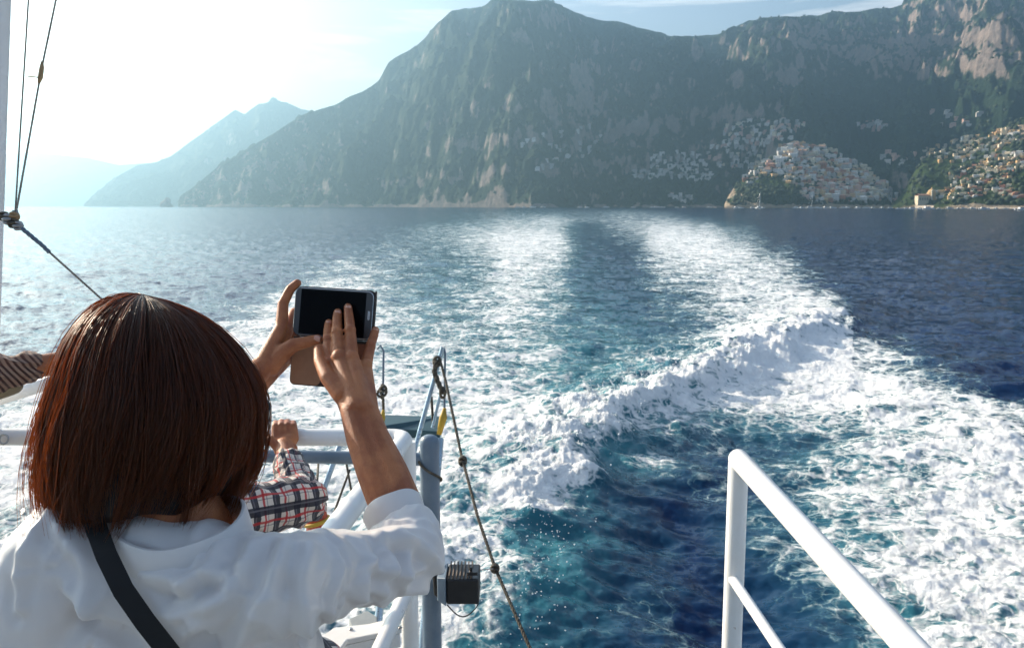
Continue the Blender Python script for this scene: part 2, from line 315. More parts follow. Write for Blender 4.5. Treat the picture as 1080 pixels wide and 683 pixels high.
def hill(name, sil, shore, ridge, back, material, amp, wl, nx, ny, seed, prof=1.0, band=0.0, bandh=120., rock=(), spurs=(), jag=.012, skirt=30):
    sx, ss = conv(sil); xs = np.linspace(sx[0], sx[-1], nx)
    s = np.interp(xs, sx, ss); ker = np.ones(3)/3; s = np.convolve(np.pad(s, 1, mode='edge'), ker, 'valid')
    I = lambda tab: np.interp(xs, [ray(p, HZ).x/ray(p, HZ).y for p, q in tab], [q for p, q in tab])
    S, Rr, B = I(shore), I(ridge), I(back)
    t = np.concatenate([np.linspace(0, 1, int(ny*.82)), 1+np.linspace(0, 1, ny-int(ny*.82)+1)[1:]])[:, None]
    yy = np.where(t <= 1, S+(Rr-S)*t, Rr+(B-Rr)*(t-1)); xx = xs[None, :]*yy
    H = (s*Rr+CZ)[None, :]
    tt = np.clip(t, 0, 1)
    base = H*np.where(t <= 1, tt**prof*(.93+.07*tt), np.clip(2-t, 0, 1)**1.2)
    env = np.where(t <= 1, (np.sin(np.pi*np.clip(tt, 0, 1)**.8))**.7+.10*tt, .3*(2-t))
    sc = np.clip(H/H.max(), .12, 1)**.7
    wx = xx+fbm(xx/wl*.8, yy/wl*.8, 3, seed+3)*wl*.45; wy = yy+fbm(xx/wl*.8+9, yy/wl*.8, 3, seed+5)*wl*.45
    n = ridged(wx/wl, wy/wl*.55, 7, seed, .52)-.42
    z = base+n*amp*env*sc+fbm(wx/wl*3.3, wy/wl*2.6, 5, seed+41)*amp*.34*env*sc
    for (spx, w, h) in spurs:                # spur ridges running from the crest to the shore at a given photo column
        u0 = ray(spx, HZ).x/ray(spx, HZ).y
        z = z+h*H*np.exp(-((xs[None, :]-u0+.012*fbm(yy/wl*1.3, 0*yy, 3, seed+31))/w)**2)*np.sin(np.pi*np.clip(tt, 0, 1))**.9*(t <= 1)
    if band:
        q = z/bandh+fbm(xx/wl*.5, yy/wl*.5, 3, seed+7)*1.4; f = q-np.floor(q); z = z+band*bandh*(sstep(.25, .6, f)-f)*np.clip(z/60, 0, 1)*np.where(t < 1, np.clip((1.0-tt)*9, 0, 1), 0)
    z = z+fbm(xx/wl*9, yy/wl*9, 5, seed+11, .6)*amp*.16*np.clip(z/30, 0, 1)
    # keep the drawn skyline: nothing before the crest may rise above it
    lim = (s[None, :]+jag*np.minimum(s[None, :]*6, 1)*(fbm(xx/wl*3, yy/wl*3, 4, seed+13)*.5))*yy+CZ
    z = np.where(t <= 1, np.minimum(z, lim), z)
    k = np.argmin(np.abs(t[:, 0]-1)); z[k] = lim[k]
    z = np.where(t <= 0, -4, z); z = np.maximum(z, -4)
    V = np.stack([xx, yy, z], -1).reshape(-1, 3); me = np_mesh(name, V, grid_faces(len(t), nx))
    rk = np.zeros(xx.shape); P1, P2 = pix(xx, yy, z)
    for (cx, cy, rx, ry, w) in rock: rk += w*np.exp(-((P1-cx)/rx)**2-((P2-cy)/ry)**2)
    # wave-washed rock at the foot
    rk += .5*sstep(16, 4, z)
    attr(me, 'rock', rk)
    o = link(name, me, material); tag(o, kind='structure'); HILLS.append(o); return o
hill('far_hills', [(-420, 150), (-250, 158), (-120, 166), (0, 163), (30, 161), (60, 163), (95, 167), (125, 174), (160, 172), (200, 180), (240, 200), (260, 214)],
     [(-420, 8200), (260, 8600)], [(-420, 9600), (260, 9800)], [(-420, 11000), (260, 11000)], M_far, 200, 900, 500, 120, 3, jag=.003)
hill('distant_mountain', [(88, 216), (100, 204), (122, 187), (145, 174), (165, 171), (180, 165), (205, 146), (225, 132), (248, 116), (258, 121), (264, 116), (272, 110), (288, 107), (302, 108), (318, 115), (332, 118), (380, 112), (440, 120), (520, 140)],
     [(88, 5100), (520, 5400)], [(88, 5600), (200, 6200), (520, 6600)], [(88, 7000), (520, 8000)], M_far, 260, 700, 600, 200, 5, jag=.004)
hill('mountain_range', [(188, 216.5), (197, 203), (215, 188), (235, 172), (265, 156), (290, 140), (318, 123), (342, 115), (352, 112), (366, 104), (385, 95), (400, 83), (409, 66), (421, 57), (440, 46), (455, 32), (461, 26), (476, 13), (495, 9), (512, 5), (519, 0), (540, 1), (562, 2), (577, 0), (590, 5), (606, 12), (640, 22), (680, 33), (708, 39), (735, 40), (757, 38), (768, 31), (785, 25), (803, 19), (830, 18), (862, 18), (880, 14), (903, 15), (925, 9), (944, 7), (960, 1), (985, -8), (1030, -18), (1080, -26), (1200, -40), (1350, -30), (1500, 0)],
     [(188, 3700), (300, 3300), (420, 3000), (520, 2650), (560, 2500), (640, 2500), (720, 2450), (800, 2400), (960, 2300), (1080, 2150), (1500, 1900)],
     [(188, 3800), (300, 3900), (420, 3900), (520, 3800), (640, 3800), (760, 3900), (900, 3700), (1080, 3400), (1500, 3000)],
     [(188, 4300), (520, 4700), (900, 4700), (1500, 4200)], M_hill, 390, 600, 1150, 430, 12, prof=.95, band=.28, bandh=110,
     rock=[(1000, 42, 110, 14, .16), (930, 60, 45, 14, .3), (1040, 60, 70, 10, .15), (1010, 15, 60, 10, .1), (850, 40, 22, 12, .2), (840, 92, 16, 10, .18), (430, 110, 90, 90, -.22), (540, 60, 60, 50, -.2), (560, 185, 60, 30, -.1), (660, 165, 60, 20, .1), (820, 85, 30, 10, .1),
           (900, 130, 60, 45, -.45), (740, 75, 60, 40, -.15), (1000, 130, 80, 35, -.5), (1000, 95, 80, 12, -.3)],
     spurs=[(350, .03, .10), (470, .035, .12), (548, .05, .17), (690, .04, .10), (835, .04, .14), (1020, .06, .10)])
hill('town_headland', [(764, 216), (768, 207), (775, 197), (783, 189), (795, 180), (808, 170), (822, 161), (838, 153), (856, 150), (872, 156), (890, 166), (908, 175), (922, 185), (934, 194), (940, 206), (944, 216)],
     [(764, 1990), (800, 1950), (944, 1960)], [(764, 2050), (800, 2120), (850, 2190), (944, 2120)], [(764, 2150), (850, 2380), (944, 2300)], M_near, 26, 150, 300, 140, 21, prof=.8, rock=[(775, 205, 12, 12, .5), (800, 208, 18, 6, .3)])
hill('eastern_spur', [(940, 216), (950, 206), (958, 194), (965, 180), (976, 168), (1000, 158), (1030, 150), (1052, 138), (1080, 124), (1140, 104), (1250, 90), (1400, 100)],
     [(940, 1880), (1080, 1750), (1400, 1500)], [(940, 2000), (1000, 2010), (1080, 1950), (1400, 1800)], [(940, 2200), (1080, 2260), (1400, 2200)], M_near, 30, 170, 360, 120, 31, prof=.8, rock=[(1070, 140, 25, 12, .6)])
hill('beach_hillside', [(985, 216), (1000, 207), (1008, 196), (1014, 186), (1025, 180), (1045, 172), (1065, 163), (1080, 155), (1140, 135), (1250, 120), (1400, 130)],
     [(985, 1560), (1080, 1480), (1400, 1200)], [(985, 1600), (1020, 1650), (1080, 1640), (1400, 1450)], [(985, 1720), (1080, 1850), (1400, 1800)], M_near, 16, 110, 300, 120, 41, prof=.8, rock=[(1050, 200, 30, 14, .3)])
# beach of pale pebbles below the town
bp_ = []
for k in range(61):
    px = 965+k*3.6; g = ray(px, HZ); u = g.x/g.y; y0 = np.interp(px, [925, 985, 1080, 1180], [1905, 1560, 1462, 1330])
    w = 26+6*math.sin(k*.7); bp_ += [(u*y0, y0, -.3), (u*(y0+w*.3), y0+w*.3, 2.2), (u*(y0+w*2.4), y0+w*2.4, 5.5)]
M_sand = worn('pebble_beach', (.42, .34, .25), (.55, .46, .36), .95, .08, .3)
me = np_mesh('beach', np.array(bp_), grid_faces(61, 3)); o = link('beach', me, M_sand); tag(o, kind='structure'); HILLS.append(o)
# small sea rock off the western cape
V = []; 
for i in range(9):
    for j in range(16):
        f = i/8; a = j/16*2*math.pi; r_ = 26*(1-f)**.6*(1+.3*math.sin(a*3+i)); V.append((r_*math.cos(a)-.402*3650+(8*f), 3650+r_*math.sin(a), -2+44*f+4*math.sin(a*2+i*2)*(1-f)))
me = np_mesh('sea_rock', np.array(V), grid_faces(9, 16, True)); attr(me, 'rock', np.full(len(V), .5)); rk = link('sea_rock', me, M_hill)
tag(rk, 'small dark rock stack standing in the sea off the tip of the left mountain', 'rock')
# ------------------------------------------------------------------ haze
bpy.ops.mesh.primitive_cube_add(size=1)
hz = bpy.context.object; hz.name = 'haze'; hz.scale = (36000, 27000, 1000+8); hz.location = (0, 0, (1000-8)/2)
tag(hz, kind='stuff')
m = bpy.data.materials.new('haze_air'); m.use_nodes = True; nt = m.node_tree; nt.nodes.clear()
pv = N(nt, 'ShaderNodeVolumePrincipled'); pv.inputs['Density'].default_value = HAZE; pv.inputs['Anisotropy'].default_value = .70; pv.inputs['Color'].default_value = (.43, .74, 1.0, 1)
o_ = N(nt, 'ShaderNodeOutputMaterial'); nt.links.new(pv.outputs[0], o_.inputs['Volume']); hz.data.materials.append(m)
# ================================================================== TOWN, TREES, BOATS
bpy.context.view_layer.update()
def bvh_of(objs):
    vs, fs, off = [], [], 0
    for o in objs:
        n = len(o.data.vertices); a = np.empty(n*3, np.float32); o.data.vertices.foreach_get('co', a); f = np.empty(len(o.data.polygons)*4, np.int32)
        o.data.loops.foreach_get('vertex_index', f); vs.append(a.reshape(-1, 3)); fs.append(f.reshape(-1, 4)+off); off += n
    return BVHTree.FromPolygons(np.vstack(vs).tolist(), np.vstack(fs).tolist())
BV = bvh_of(HILLS)
def hit(px, py):
    r = ray(px, py).normalized(); p, n, i, d = BV.ray_cast(Vector((0, 0, CZ)), r); return p, n
def down(x, y):
    p, n, i, d = BV.ray_cast(Vector((x, y, 3000)), Vector((0, 0, -1))); return p, n
M_glassdark = mat('window_dark', (.03, .035, .04), .35)
TONES = {'cream': (.74, .64, .47), 'white': (.76, .74, .70), 'pink': (.68, .44, .36), 'ochre': (.66, .43, .20), 'terracotta': (.50, .20, .11), 'grey': (.50, .49, .47)}
M_tone = {k: worn('plaster_'+k, v, tuple(c*.78 for c in v), .9, .35, .15) for k, v in TONES.items()}
M_roof = worn('roof_tile', (.34, .17, .10), (.46, .27, .18), .9, .5, .2); M_flat = worn('flat_roof', (.46, .44, .40), (.58, .55, .50), .9, .4, .1)
class MB:
    def __init__(s): s.v = []; s.f = []; s.m = []
    def box(s, x0, x1, y0, y1, z0, z1, m=0):
        n = len(s.v); s.v += [(x, y, z) for z in (z0, z1) for y in (y0, y1) for x in (x0, x1)]
        for q in ((0, 2, 3, 1), (4, 5, 7, 6), (0, 1, 5, 4), (2, 6, 7, 3), (0, 4, 6, 2), (1, 3, 7, 5)): s.f.append([n+i for i in q]); s.m.append(m)
    def ngon(s, pts, m=0): n = len(s.v); s.v += [tuple(p) for p in pts]; s.f.append(list(range(n, n+len(pts)))); s.m.append(m)
    def loft(s, rings, m=0, closed=True, cap=(True, True)):
        n = len(s.v); k = len(rings[0])
        for r in rings: s.v += [tuple(p) for p in r]
        for i in range(len(rings)-1):
            for j in range(k if closed else k-1): a = n+i*k; j2 = (j+1) % k; s.f.append([a+j, a+j2, a+k+j2, a+k+j]); s.m.append(m)
        if cap[0]: s.f.append([n+k-1-j for j in range(k)]); s.m.append(m)
        if cap[1]: s.f.append([n+(len(rings)-1)*k+j for j in range(k)]); s.m.append(m)
    def lathe(s, prof, c=(0, 0, 0), seg=16, m=0): s.loft([[(c[0]+r*math.cos(2*math.pi*j/seg), c[1]+r*math.sin(2*math.pi*j/seg), c[2]+z) for j in range(seg)] for r, z in prof], m)
    def tube(s, pts, rad, seg=10, m=0, closed=False):
        pts = [Vector(p) for p in pts]; n = len(pts); rad = rad if isinstance(rad, (list, tuple)) else [rad]*n; rings = []; ref = None
        for i, p in enumerate(pts):
            t = ((pts[(i+1) % n] if closed or i < n-1 else p)-(pts[i-1] if closed or i > 0 else p)).normalized()
            if ref is None: ref = t.orthogonal().normalized()
            ref = (ref-t*ref.dot(t)).normalized(); b = t.cross(ref)
            rings.append([p+(ref*math.cos(2*math.pi*j/seg)+b*math.sin(2*math.pi*j/seg))*rad[i] for j in range(seg)])
        if closed: rings.append(rings[0])
        s.loft(rings, m, cap=(not closed, not closed))
    def mesh(s, name):
        me = bpy.data.meshes.new(name); me.from_pydata([tuple(map(float, v)) for v in s.v], [], s.f); me.polygons.foreach_set('material_index', s.m); me.update(); return me
    def build(s, name, mats, parent=None, smooth=False, bevel=0, autosm=None):
        me = s.mesh(name); o = link(name, me, mats, parent, smooth)
        if autosm: 
            me.polygons.foreach_set('use_smooth', np.ones(len(me.polygons), bool)); 
            try: me.set_sharp_from_angle(angle=R(autosm))
            except Exception: pass
        if bevel:
            b = o.modifiers.new('bevel', 'BEVEL'); b.width = bevel; b.segments = 3; b.limit_method = 'ANGLE'; b.angle_limit = R(40)
        return o
def house_mesh(w, d, h, roof, tone, sh):
    b = MB(); st = max(2, int(h/3.1)); fl = h/st
    b.box(-w/2, w/2, -d/2, d/2, -9, h, 0)
    if sh: b.box(-w/2-.25*w, -w/2-.003, -d/2+1, d/2-1, -9, h-fl, 0); b.box(-w/2-.25*w-.2, -w/2-.003, -d/2+.8, d/2-.8, h-fl+.002, h-fl+.4, 2)
    for k in range(st):
        z = k*fl+.9; nw = max(2, int(w/3.2))
        for i in range(nw):
            x = -w/2+(i+.5)*w/nw; b.box(x-.55, x+.55, -d/2-.06, -d/2+.2, z-(.7 if k % 2 else 0), z+1.5, 1)
        for i in range(max(1, int(d/3.5))):
            y = -d/2+(i+.5)*d/max(1, int(d/3.5)); b.box(-w/2-.06, -w/2+.2, y-.5, y+.5, z, z+1.4, 1); b.box(w/2-.2, w/2+.06, y-.5, y+.5, z, z+1.4, 1)
        if k and k % 2: b.box(-w/2+.4, w/2-.4, -d/2-1.3, -d/2-.002, k*fl-.25, k*fl-.02, 2); b.box(-w/2+.4, w/2-.4, -d/2-1.35, -d/2-1.25, k*fl, k*fl+.9, 0)
    if roof == 'flat':
        b.box(-w/2-.15, w/2+.15, -d/2-.15, d/2+.15, h+.002, h+.25, 2); b.box(-w/2, w/2, -d/2, -d/2+.25, h+.252, h+.9, 0); b.box(-w/2, -w/2+.25, -d/2+.252, d/2, h+.252, h+.9, 0); b.box(w*.1, w*.35, 0, d*.3, h+.252, h+2.2, 0)
    elif roof == 'tile':
        e = .5; r = h+min(w, d)*.22
        A = [(-w/2-e, -d/2-e, h), (w/2+e, -d/2-e, h), (w/2+e, d/2+e, h), (-w/2-e, d/2+e, h)]; P, Q = (-w/2+d*.4, 0, r), (w/2-d*.4, 0, r)
        b.ngon([A[0], A[1], Q, P], 3); b.ngon([A[2], A[3], P, Q], 3); b.ngon([A[1], A[2], Q], 3); b.ngon([A[3], A[0], P], 3); b.ngon(A[::-1], 0); b.box(w*.15, w*.22, -.5, .5, h, r+.9, 0)
    else:
        rg = [[(x, -d/2*math.cos(a), h+.003+d*.22*math.sin(a)) for a in [math.pi*j/8 for j in range(9)]] for x in (-w/2, w/2)]
        b.loft(rg, 0)
    me = b.mesh('house'); 
    for m in (M_tone[tone], M_glassdark, M_flat, M_roof): me.materials.append(m)
    return me
VAR = {}
def house_var(tone):
    if tone not in VAR:
        VAR[tone] = []
        for k in range(5): VAR[tone].append(house_mesh(RNG.uniform(10, 19), RNG.uniform(8, 12), RNG.uniform(6.5, 12.5), ('flat', 'flat', 'vault', 'tile', 'flat')[k], tone, k % 2))
    return VAR[tone]
CL = [  # name for label, polygon sampling boxes (cx, cy, rx, ry, n, min spacing px), tones
    ('headland', 'on the steep sunlit headland above the harbour', [(836, 160, 17, 9, 34), (812, 178, 24, 9, 34), (860, 172, 28, 16, 70), (885, 186, 34, 16, 80), (908, 200, 30, 13, 70), (872, 206, 30, 7, 34), (850, 188, 22, 9, 26), (790, 190, 10, 5, 5)], ['cream', 'cream', 'white', 'white', 'pink', 'ochre', 'grey', 'terracotta']),
    ('upper', 'in the shaded upper town under the mountain', [(800, 140, 40, 13, 50), (775, 163, 30, 16, 36), (830, 132, 18, 6, 10)], ['white', 'white', 'grey', 'cream', 'pink']),
    ('western', 'scattered over the shaded slope left of the town', [(715, 172, 30, 13, 42), (695, 184, 30, 5, 14), (735, 185, 16, 7, 14), (600, 150, 55, 18, 22), (575, 172, 20, 6, 5), (716, 209, 16, 4, 9)], ['white', 'white', 'grey']),
    ('valley', 'in the dark valley right of the headland', [(920, 132, 16, 5, 14), (945, 165, 25, 12, 8), (1010, 125, 40, 10, 10), (935, 208, 14, 5, 8)], ['white', 'grey', 'pink']),
    ('eastern', 'on the sunlit ridge by the right edge', [(1000, 163, 32, 9, 32), (1035, 152, 30, 8, 34), (1065, 144, 18, 8, 20)], ['cream', 'cream', 'ochre', 'white']),
    ('beach', 'on the sunny slope above the pebble beach', [(1035, 190, 34, 16, 70), (1062, 172, 26, 12, 46), (1015, 204, 22, 7, 26), (1068, 205, 18, 7, 12), (985, 207, 14, 4, 6)], ['cream', 'cream', 'white', 'ochre', 'terracotta'])]
cand = []
for ci, (cn, cdsc, boxes, tones) in enumerate(CL):
    pts = []
    for (cx, cy, rx, ry, n) in boxes:
        k = 0; tries = 0
        while k < n and tries < n*40:
            tries += 1; a = RNG.uniform(0, 6.283); q = RNG.uniform(0, 1)**.55; px = cx+rx*q*math.cos(a); py = cy+ry*q*math.sin(a)
            if any(abs(px-x)*.62 < 2.4 and abs(py-y) < 2.0 for x, y in pts): continue
            p, nn_ = hit(px, py)
            if p is None or p.z < 4 or p.y > 4200: continue
            pts.append((px, py)); k += 1; sc = np.clip(p.y/2050, .72, 1.15)
            cand.append((p.y/sc, ci, p.copy(), tones[RNG.integers(len(tones))], sc))
cand.sort(key=lambda c: c[0])
far_v, far_f, far_m, off = [], [], [], 0
for i, (dd, ci, p, tone, sc) in enumerate(cand):
    me = house_var(tone)[RNG.integers(5)]; rz = math.atan2(-p.x, p.y)*-1+RNG.uniform(-.45, .45); rz = -math.atan2(p.x, p.y)+RNG.uniform(-.45, .45)
    loc = p+Vector((0, 3, -1.0))
    if i < 296:
        o = bpy.data.objects.new('house', me); COL.objects.link(o); o.location = loc; o.rotation_euler = (0, 0, rz); s3 = sc*RNG.uniform(.80, 1.10); o.scale = (s3, s3, s3*RNG.uniform(.85, 1.15))
        tag(o, f'small {tone} plastered house {CL[ci][1]}', 'house', f'{tone} houses {CL[ci][1]}')
    else:
        v = np.empty(len(me.vertices)*3, np.float32); me.vertices.foreach_get('co', v); v = v.reshape(-1, 3)*sc*np.array([.78, .78, .66]); c, s_ = math.cos(rz), math.sin(rz)
        v = np.stack([v[:, 0]*c-v[:, 1]*s_, v[:, 0]*s_+v[:, 1]*c, v[:, 2]], -1)+np.array(loc); far_v += v.tolist()
        ti = list(TONES).index(tone)
        for pl in me.polygons: far_f.append([off+q for q in pl.vertices]); far_m.append([ti, 6, 7, 8][pl.material_index])
        off += len(v)
if far_f:
    me = bpy.data.meshes.new('far_houses'); me.from_pydata(far_v, [], far_f); me.polygons.foreach_set('material_index', far_m)
    o = link('far_houses', me, [M_tone[k] for k in TONES]+[M_glassdark, M_flat, M_roof], smooth=False); tag(o, 'pale distant houses scattered over the shaded mountain slopes', 'houses', kind='stuff')
print('HOUSES', len(cand))
# church with a tiled dome beside the beach, and the dome in the town
def church(px, py, s, label, tone):
    p, _ = hit(px, py)
    if p is None: return
    p = p+Vector((0, 4, 0)); e = empty('church', p, label, 'church'); W3 = lambda b: b
    def P(b): b.v = [(p.x+x*s, p.y+y*s, p.z+z*s) for x, y, z in b.v]; return b
    b = MB(); b.box(-20, 6, -8, 8, -8, 13, 0); b.box(-20, 6, -9, 9, 13.01, 13.8, 1); b.ngon([(-20, -9, 13.81), (6, -9, 13.81), (6, 0, 17.5), (-20, 0, 17.5)], 1); b.ngon([(-20, 9, 13.81), (-20, 0, 17.5), (6, 0, 17.5), (6, 9, 13.81)], 1)
    for x in (-16, -11, -6, -1): b.box(x, x+2, -8.1, -7, 4, 9, 2)
    P(b).build('nave', [M_tone[tone], M_roof, M_glassdark], e)
    b = MB(); b.lathe([(8.5, 8), (8.5, 17), (9, 17.5), (8.8, 18.5), (8.2, 21), (6.8, 24), (4.2, 26.6), (1.6, 27.8), (1.4, 30), (.3, 31.5)], (12, 0, 0), 20); b.box(4, 20, -8, 8, -8, 8.1)
    P(b).build('dome', [M_tone['ochre']], e, autosm=35)
    b = MB(); b.box(-1.5+8, 1.5+8, -12, -9, -8, 22); b.lathe([(2.2, 22.01), (2.2, 23), (1.2, 25), (.1, 26.5)], (8, -10.5, 0), 12); P(b).build('bell_tower', [M_tone[tone]], e)
church(977, 213, 1.0, 'sand coloured church with a tiled dome behind the beach', 'cream')
church(876, 182, .45, 'small ochre domed church among the headland houses', 'ochre')
# ---- boats
M_hull = worn('boat_white', (.82, .82, .80), (.70, .70, .68), .35, .8, .02); M_bdark = mat('boat_dark', (.03, .05, .09), .4); M_wood = worn('boat_wood', (.28, .15, .07), (.38, .22, .11), .6, 2, .05)
M_metal = worn('bare_metal', (.45, .46, .47), (.30, .31, .32), .35, 8, .05, metallic=.8)
def boat(px, d, Lh, rz, label, kind, cat, group=None):
    r = ray(px, HZ); x = r.x/r.y*d; Lh = Lh*(1.5 if kind != 'sail' else 1.15); e = empty('sailing_boat' if kind == 'sail' else 'motor_boat', (x, d, 0), label, cat, group); c, s_ = math.cos(rz), math.sin(rz)
    def P(b): b.v = [(x+(vx*c-vy*s_)*Lh, d+(vx*s_+vy*c)*Lh, vz*Lh) for vx, vy, vz in b.v]; return b
    b = MB(); rings = []
    for i in range(9):
        t = i/8; w = .16*(math.sin(math.pi*min(1, t*.62+.38))**.6 if t < 1 else 0)+.004; z = .10+.05*t*t
        rings.append([(-.5+t, -w, z), (-.5+t, -w*.8, .0), (-.5+t, 0, -.06+.04*t), (-.5+t, w*.8, .0), (-.5+t, w, z)])
    b.loft(rings, 0, closed=True); P(b).build('hull', [M_hull], e, autosm=40)
    b = MB(); b.box(-.25, .14, -.09, .09, .105, .20, 0); b.box(-.2, .1425, -.0925, .0925, .14, .18, 1); b.box(-.27, .10, -.1, .1, .202, .215, 0); P(b).build('cabin', [M_hull, M_bdark], e)
    if kind == 'sail':
        b = MB(); b.tube([(0.02, 0, .1), (.02, 0, 1.65)], .024, 6); b.tube([(.02, 0, .28), (-.42, 0, .27)], .011, 6); P(b).build('mast', [M_hull], e)
        b = MB(); b.tube([(.5, 0, .15), (.02, 0, 1.6), (-.5, 0, .13)], .004, 4); P(b).build('rigging', [M_metal], e)
    else:
        b = MB(); b.box(-.56, -.5, -.04, .04, .0, .13); P(b).build('outboard_motor', [M_bdark], e)
boat(801, 1750, 17, .5, 'small sailing boat with a tall bare mast moored under the wooded headland', 'sail', 'sailboat')
boat(856, 1760, 14, -.4, 'small sailing boat with bare mast moored left of the harbour front', 'sail', 'sailboat')
boat(979, 1180, 13, .15, 'long white motor yacht lying just off the church', 'motor', 'motor boat')
boat(1078, 980, 11, .3, 'white motor boat cut off by the right edge of the view', 'motor', 'motor boat')
boat(1038, 1160, 10, -.1, 'white motor boat off the middle of the pebble beach', 'motor', 'motor boat')
for px in (546, 553, 563, 572, 611, 618, 640, 667, 689, 692, 699, 713, 721, 749, 754): boat(px+RNG.uniform(-1, 1), 2230+RNG.uniform(-160, 120), RNG.uniform(8, 13), RNG.uniform(-.7, .7), 'tiny white motor boat moored at the foot of the shaded left shore', 'motor', 'motor boat', 'moored motor boats at the shaded shore')
for px in (777, 782, 794, 805, 840, 846, 853, 862, 870, 878, 889, 895, 904, 913, 921, 930, 938): boat(px+RNG.uniform(-1, 1), 1760+RNG.uniform(-120, 90), RNG.uniform(8, 12), RNG.uniform(-.7, .7), 'tiny white motor boat moored in front of the headland houses', 'motor', 'motor boat', 'moored motor boats below the headland')
for px in (948, 955, 962, 970, 990, 1001, 1010, 1016, 1026, 1050, 1061): boat(px+RNG.uniform(-1, 1), 1380+RNG.uniform(-110, 30), RNG.uniform(6, 9), RNG.uniform(-.7, .7), 'tiny white motor boat moored in front of the beach', 'motor', 'motor boat', 'moored motor boats off the beach')
# ---- trees and scrub: small leafy clumps over every slope near enough to show
def clumps(n, boxes, size, seed, name, material, zmax=2000):
    rg = np.random.default_rng(seed); ico = bmesh.new(); bmesh.ops.create_icosphere(ico, subdivisions=1, radius=1)
    iv = np.array([v.co[:] for v in ico.verts]); fi = np.array([[v.index for v in f.verts] for f in ico.faces]); ico.free(); VV = []; FF = []; k = 0
    tot = sum(b[4] for b in boxes)
    for (x0, x1, y0, y1, w) in boxes:
        for _ in range(int(n*w/tot)):
            px, py = rg.uniform(x0, x1), rg.uniform(y0, y1)
            if pn(np.array([px*.045]), np.array([py*.09]), 3)[0] < rg.uniform(-.6, .35): continue
            p, nn_ = hit(px, py)
            if p is None or p.z < 6: continue
            if abs(nn_.z) < .35: continue
            s = rg.uniform(size[0], size[1]); q = iv*(1+rg.uniform(-.35, .35, (len(iv), 1)))*np.array([s, s, s*rg.uniform(.7, 1.2)])+np.array(p)+np.array([0, 0, s*.35])
            VV.append(q); FF.append(fi+k*len(iv)); k += 1
    me = np_mesh(name, np.vstack(VV), np.vstack(FF)); o = link(name, me, material, smooth=False)
    return o
M_scrub = worn('tree_leaf', (.014, .032, .014), (.036, .058, .022), 1, .02, .0, lo=.35, hi=.65)
o = clumps(11000, [(200, 560, 20, 216, 2.5), (540, 780, 40, 216, 4), (760, 1080, 0, 216, 6)], (2.0, 6.5), 5, 'hillside_scrub', M_scrub); tag(o, 'dark green trees and scrub clinging to the mountain slopes', 'trees', kind='stuff')
o = clumps(4400, [(760, 850, 125, 185, 2), (665, 755, 155, 200, 1.5), (765, 945, 150, 216, 2.5), (950, 1080, 125, 216, 1.0), (775, 860, 195, 216, 3)], (1.3, 3.6), 6, 'town_trees', M_scrub); tag(o, 'dark green trees growing between the town houses', 'trees', kind='stuff')
# ================================================================== THE BOAT'S STERN
M_white = worn('white_marine_paint', (.80, .80, .79), (.72, .70, .66), .30, 5, .06, lo=.42, hi=.8, spots=(.34, .22, .13))
M_bluegrey = worn('blue_grey_paint', (.10, .15, .21), (.15, .20, .26), .38, 7, .05)
M_lightmetal = worn('blue_tinted_metal', (.38, .48, .56), (.28, .36, .42), .3, 20, .05, metallic=.7)
M_rope = worn('dark_rope', (.045, .040, .032), (.13, .11, .08), .9, 60, .5); M_tan = worn('tan_rope', (.42, .30, .17), (.28, .19, .10), .9, 60, .5)
M_black = worn('black_casing', (.012, .012, .014), (.022, .021, .020), .35, 12, .05); M_teal = worn('teal_board', (.02, .07, .09), (.04, .10, .12), .5, 10, .1)
M_yellow = worn('yellow_plastic', (.55, .34, .03), (.40, .24, .02), .5, 20, .05); M_red = worn('orange_red_plastic', (.50, .07, .02), (.34, .04, .015), .4, 15, .05)
M_deck = worn('deck_paint', (.30, .33, .34), (.22, .24, .25), .7, 3, .1); M_hullw = worn('hull_white', (.78, .78, .76), (.62, .58, .50), .4, 1.5, .03)
def rnd(pts, r=.04, n=5):
    pts = [Vector(p) for p in pts]; o = [pts[0]]
    for i in range(1, len(pts)-1):
        a, b, c = pts[i-1], pts[i], pts[i+1]; u = (a-b).normalized()*r; v = (c-b).normalized()*r
        for k in range(n+1): t = k/n; o.append((b+u)*(1-t)**2+b*2*t*(1-t)+(b+v)*t*t)
    return o+[pts[-1]]
def tubeo(name, pts, r, m, parent, seg=20, **k):
    b = MB(); b.tube(pts, r, seg); return b.build(name, [m], parent, autosm=50)
def twist(name, pts, r, m, parent=None, turns=90, strands=3, sag=0):
    """laid rope: three strands winding round the path"""
    pts = [Vector(p) for p in pts]; P = []
    Ls = [0]
    for i in range(1, len(pts)): Ls.append(Ls[-1]+(pts[i]-pts[i-1]).length)
    n = int(max(24, Ls[-1]/(r*1.6))); n = min(n, 500)
    for k in range(n+1):
        s = Ls[-1]*k/n; i = min(len(pts)-2, max(0, next((q for q in range(1, len(Ls)) if Ls[q] >= s-1e-9), 1)-1)); t = (s-Ls[i])/max(1e-9, Ls[i+1]-Ls[i])
        P.append(pts[i].lerp(pts[i+1], t)+Vector((0, 0, -sag*4*(k/n)*(1-k/n))))
    b = MB()
    for q in range(strands):
        ref = Vector((.3, .5, .8)); c = []
        for k, p in enumerate(P):
            t = (P[min(n, k+1)]-P[max(0, k-1)]).normalized(); u = (ref-t*ref.dot(t)).normalized(); v = t.cross(u); a = Ls[-1]*k/n/(r*7)*6.283+q*6.283/strands
            c.append(p+(u*math.cos(a)+v*math.sin(a))*r*.5)
        b.tube(c, r*.58, 6)
    return b.build(name, [m], parent, smooth=True)
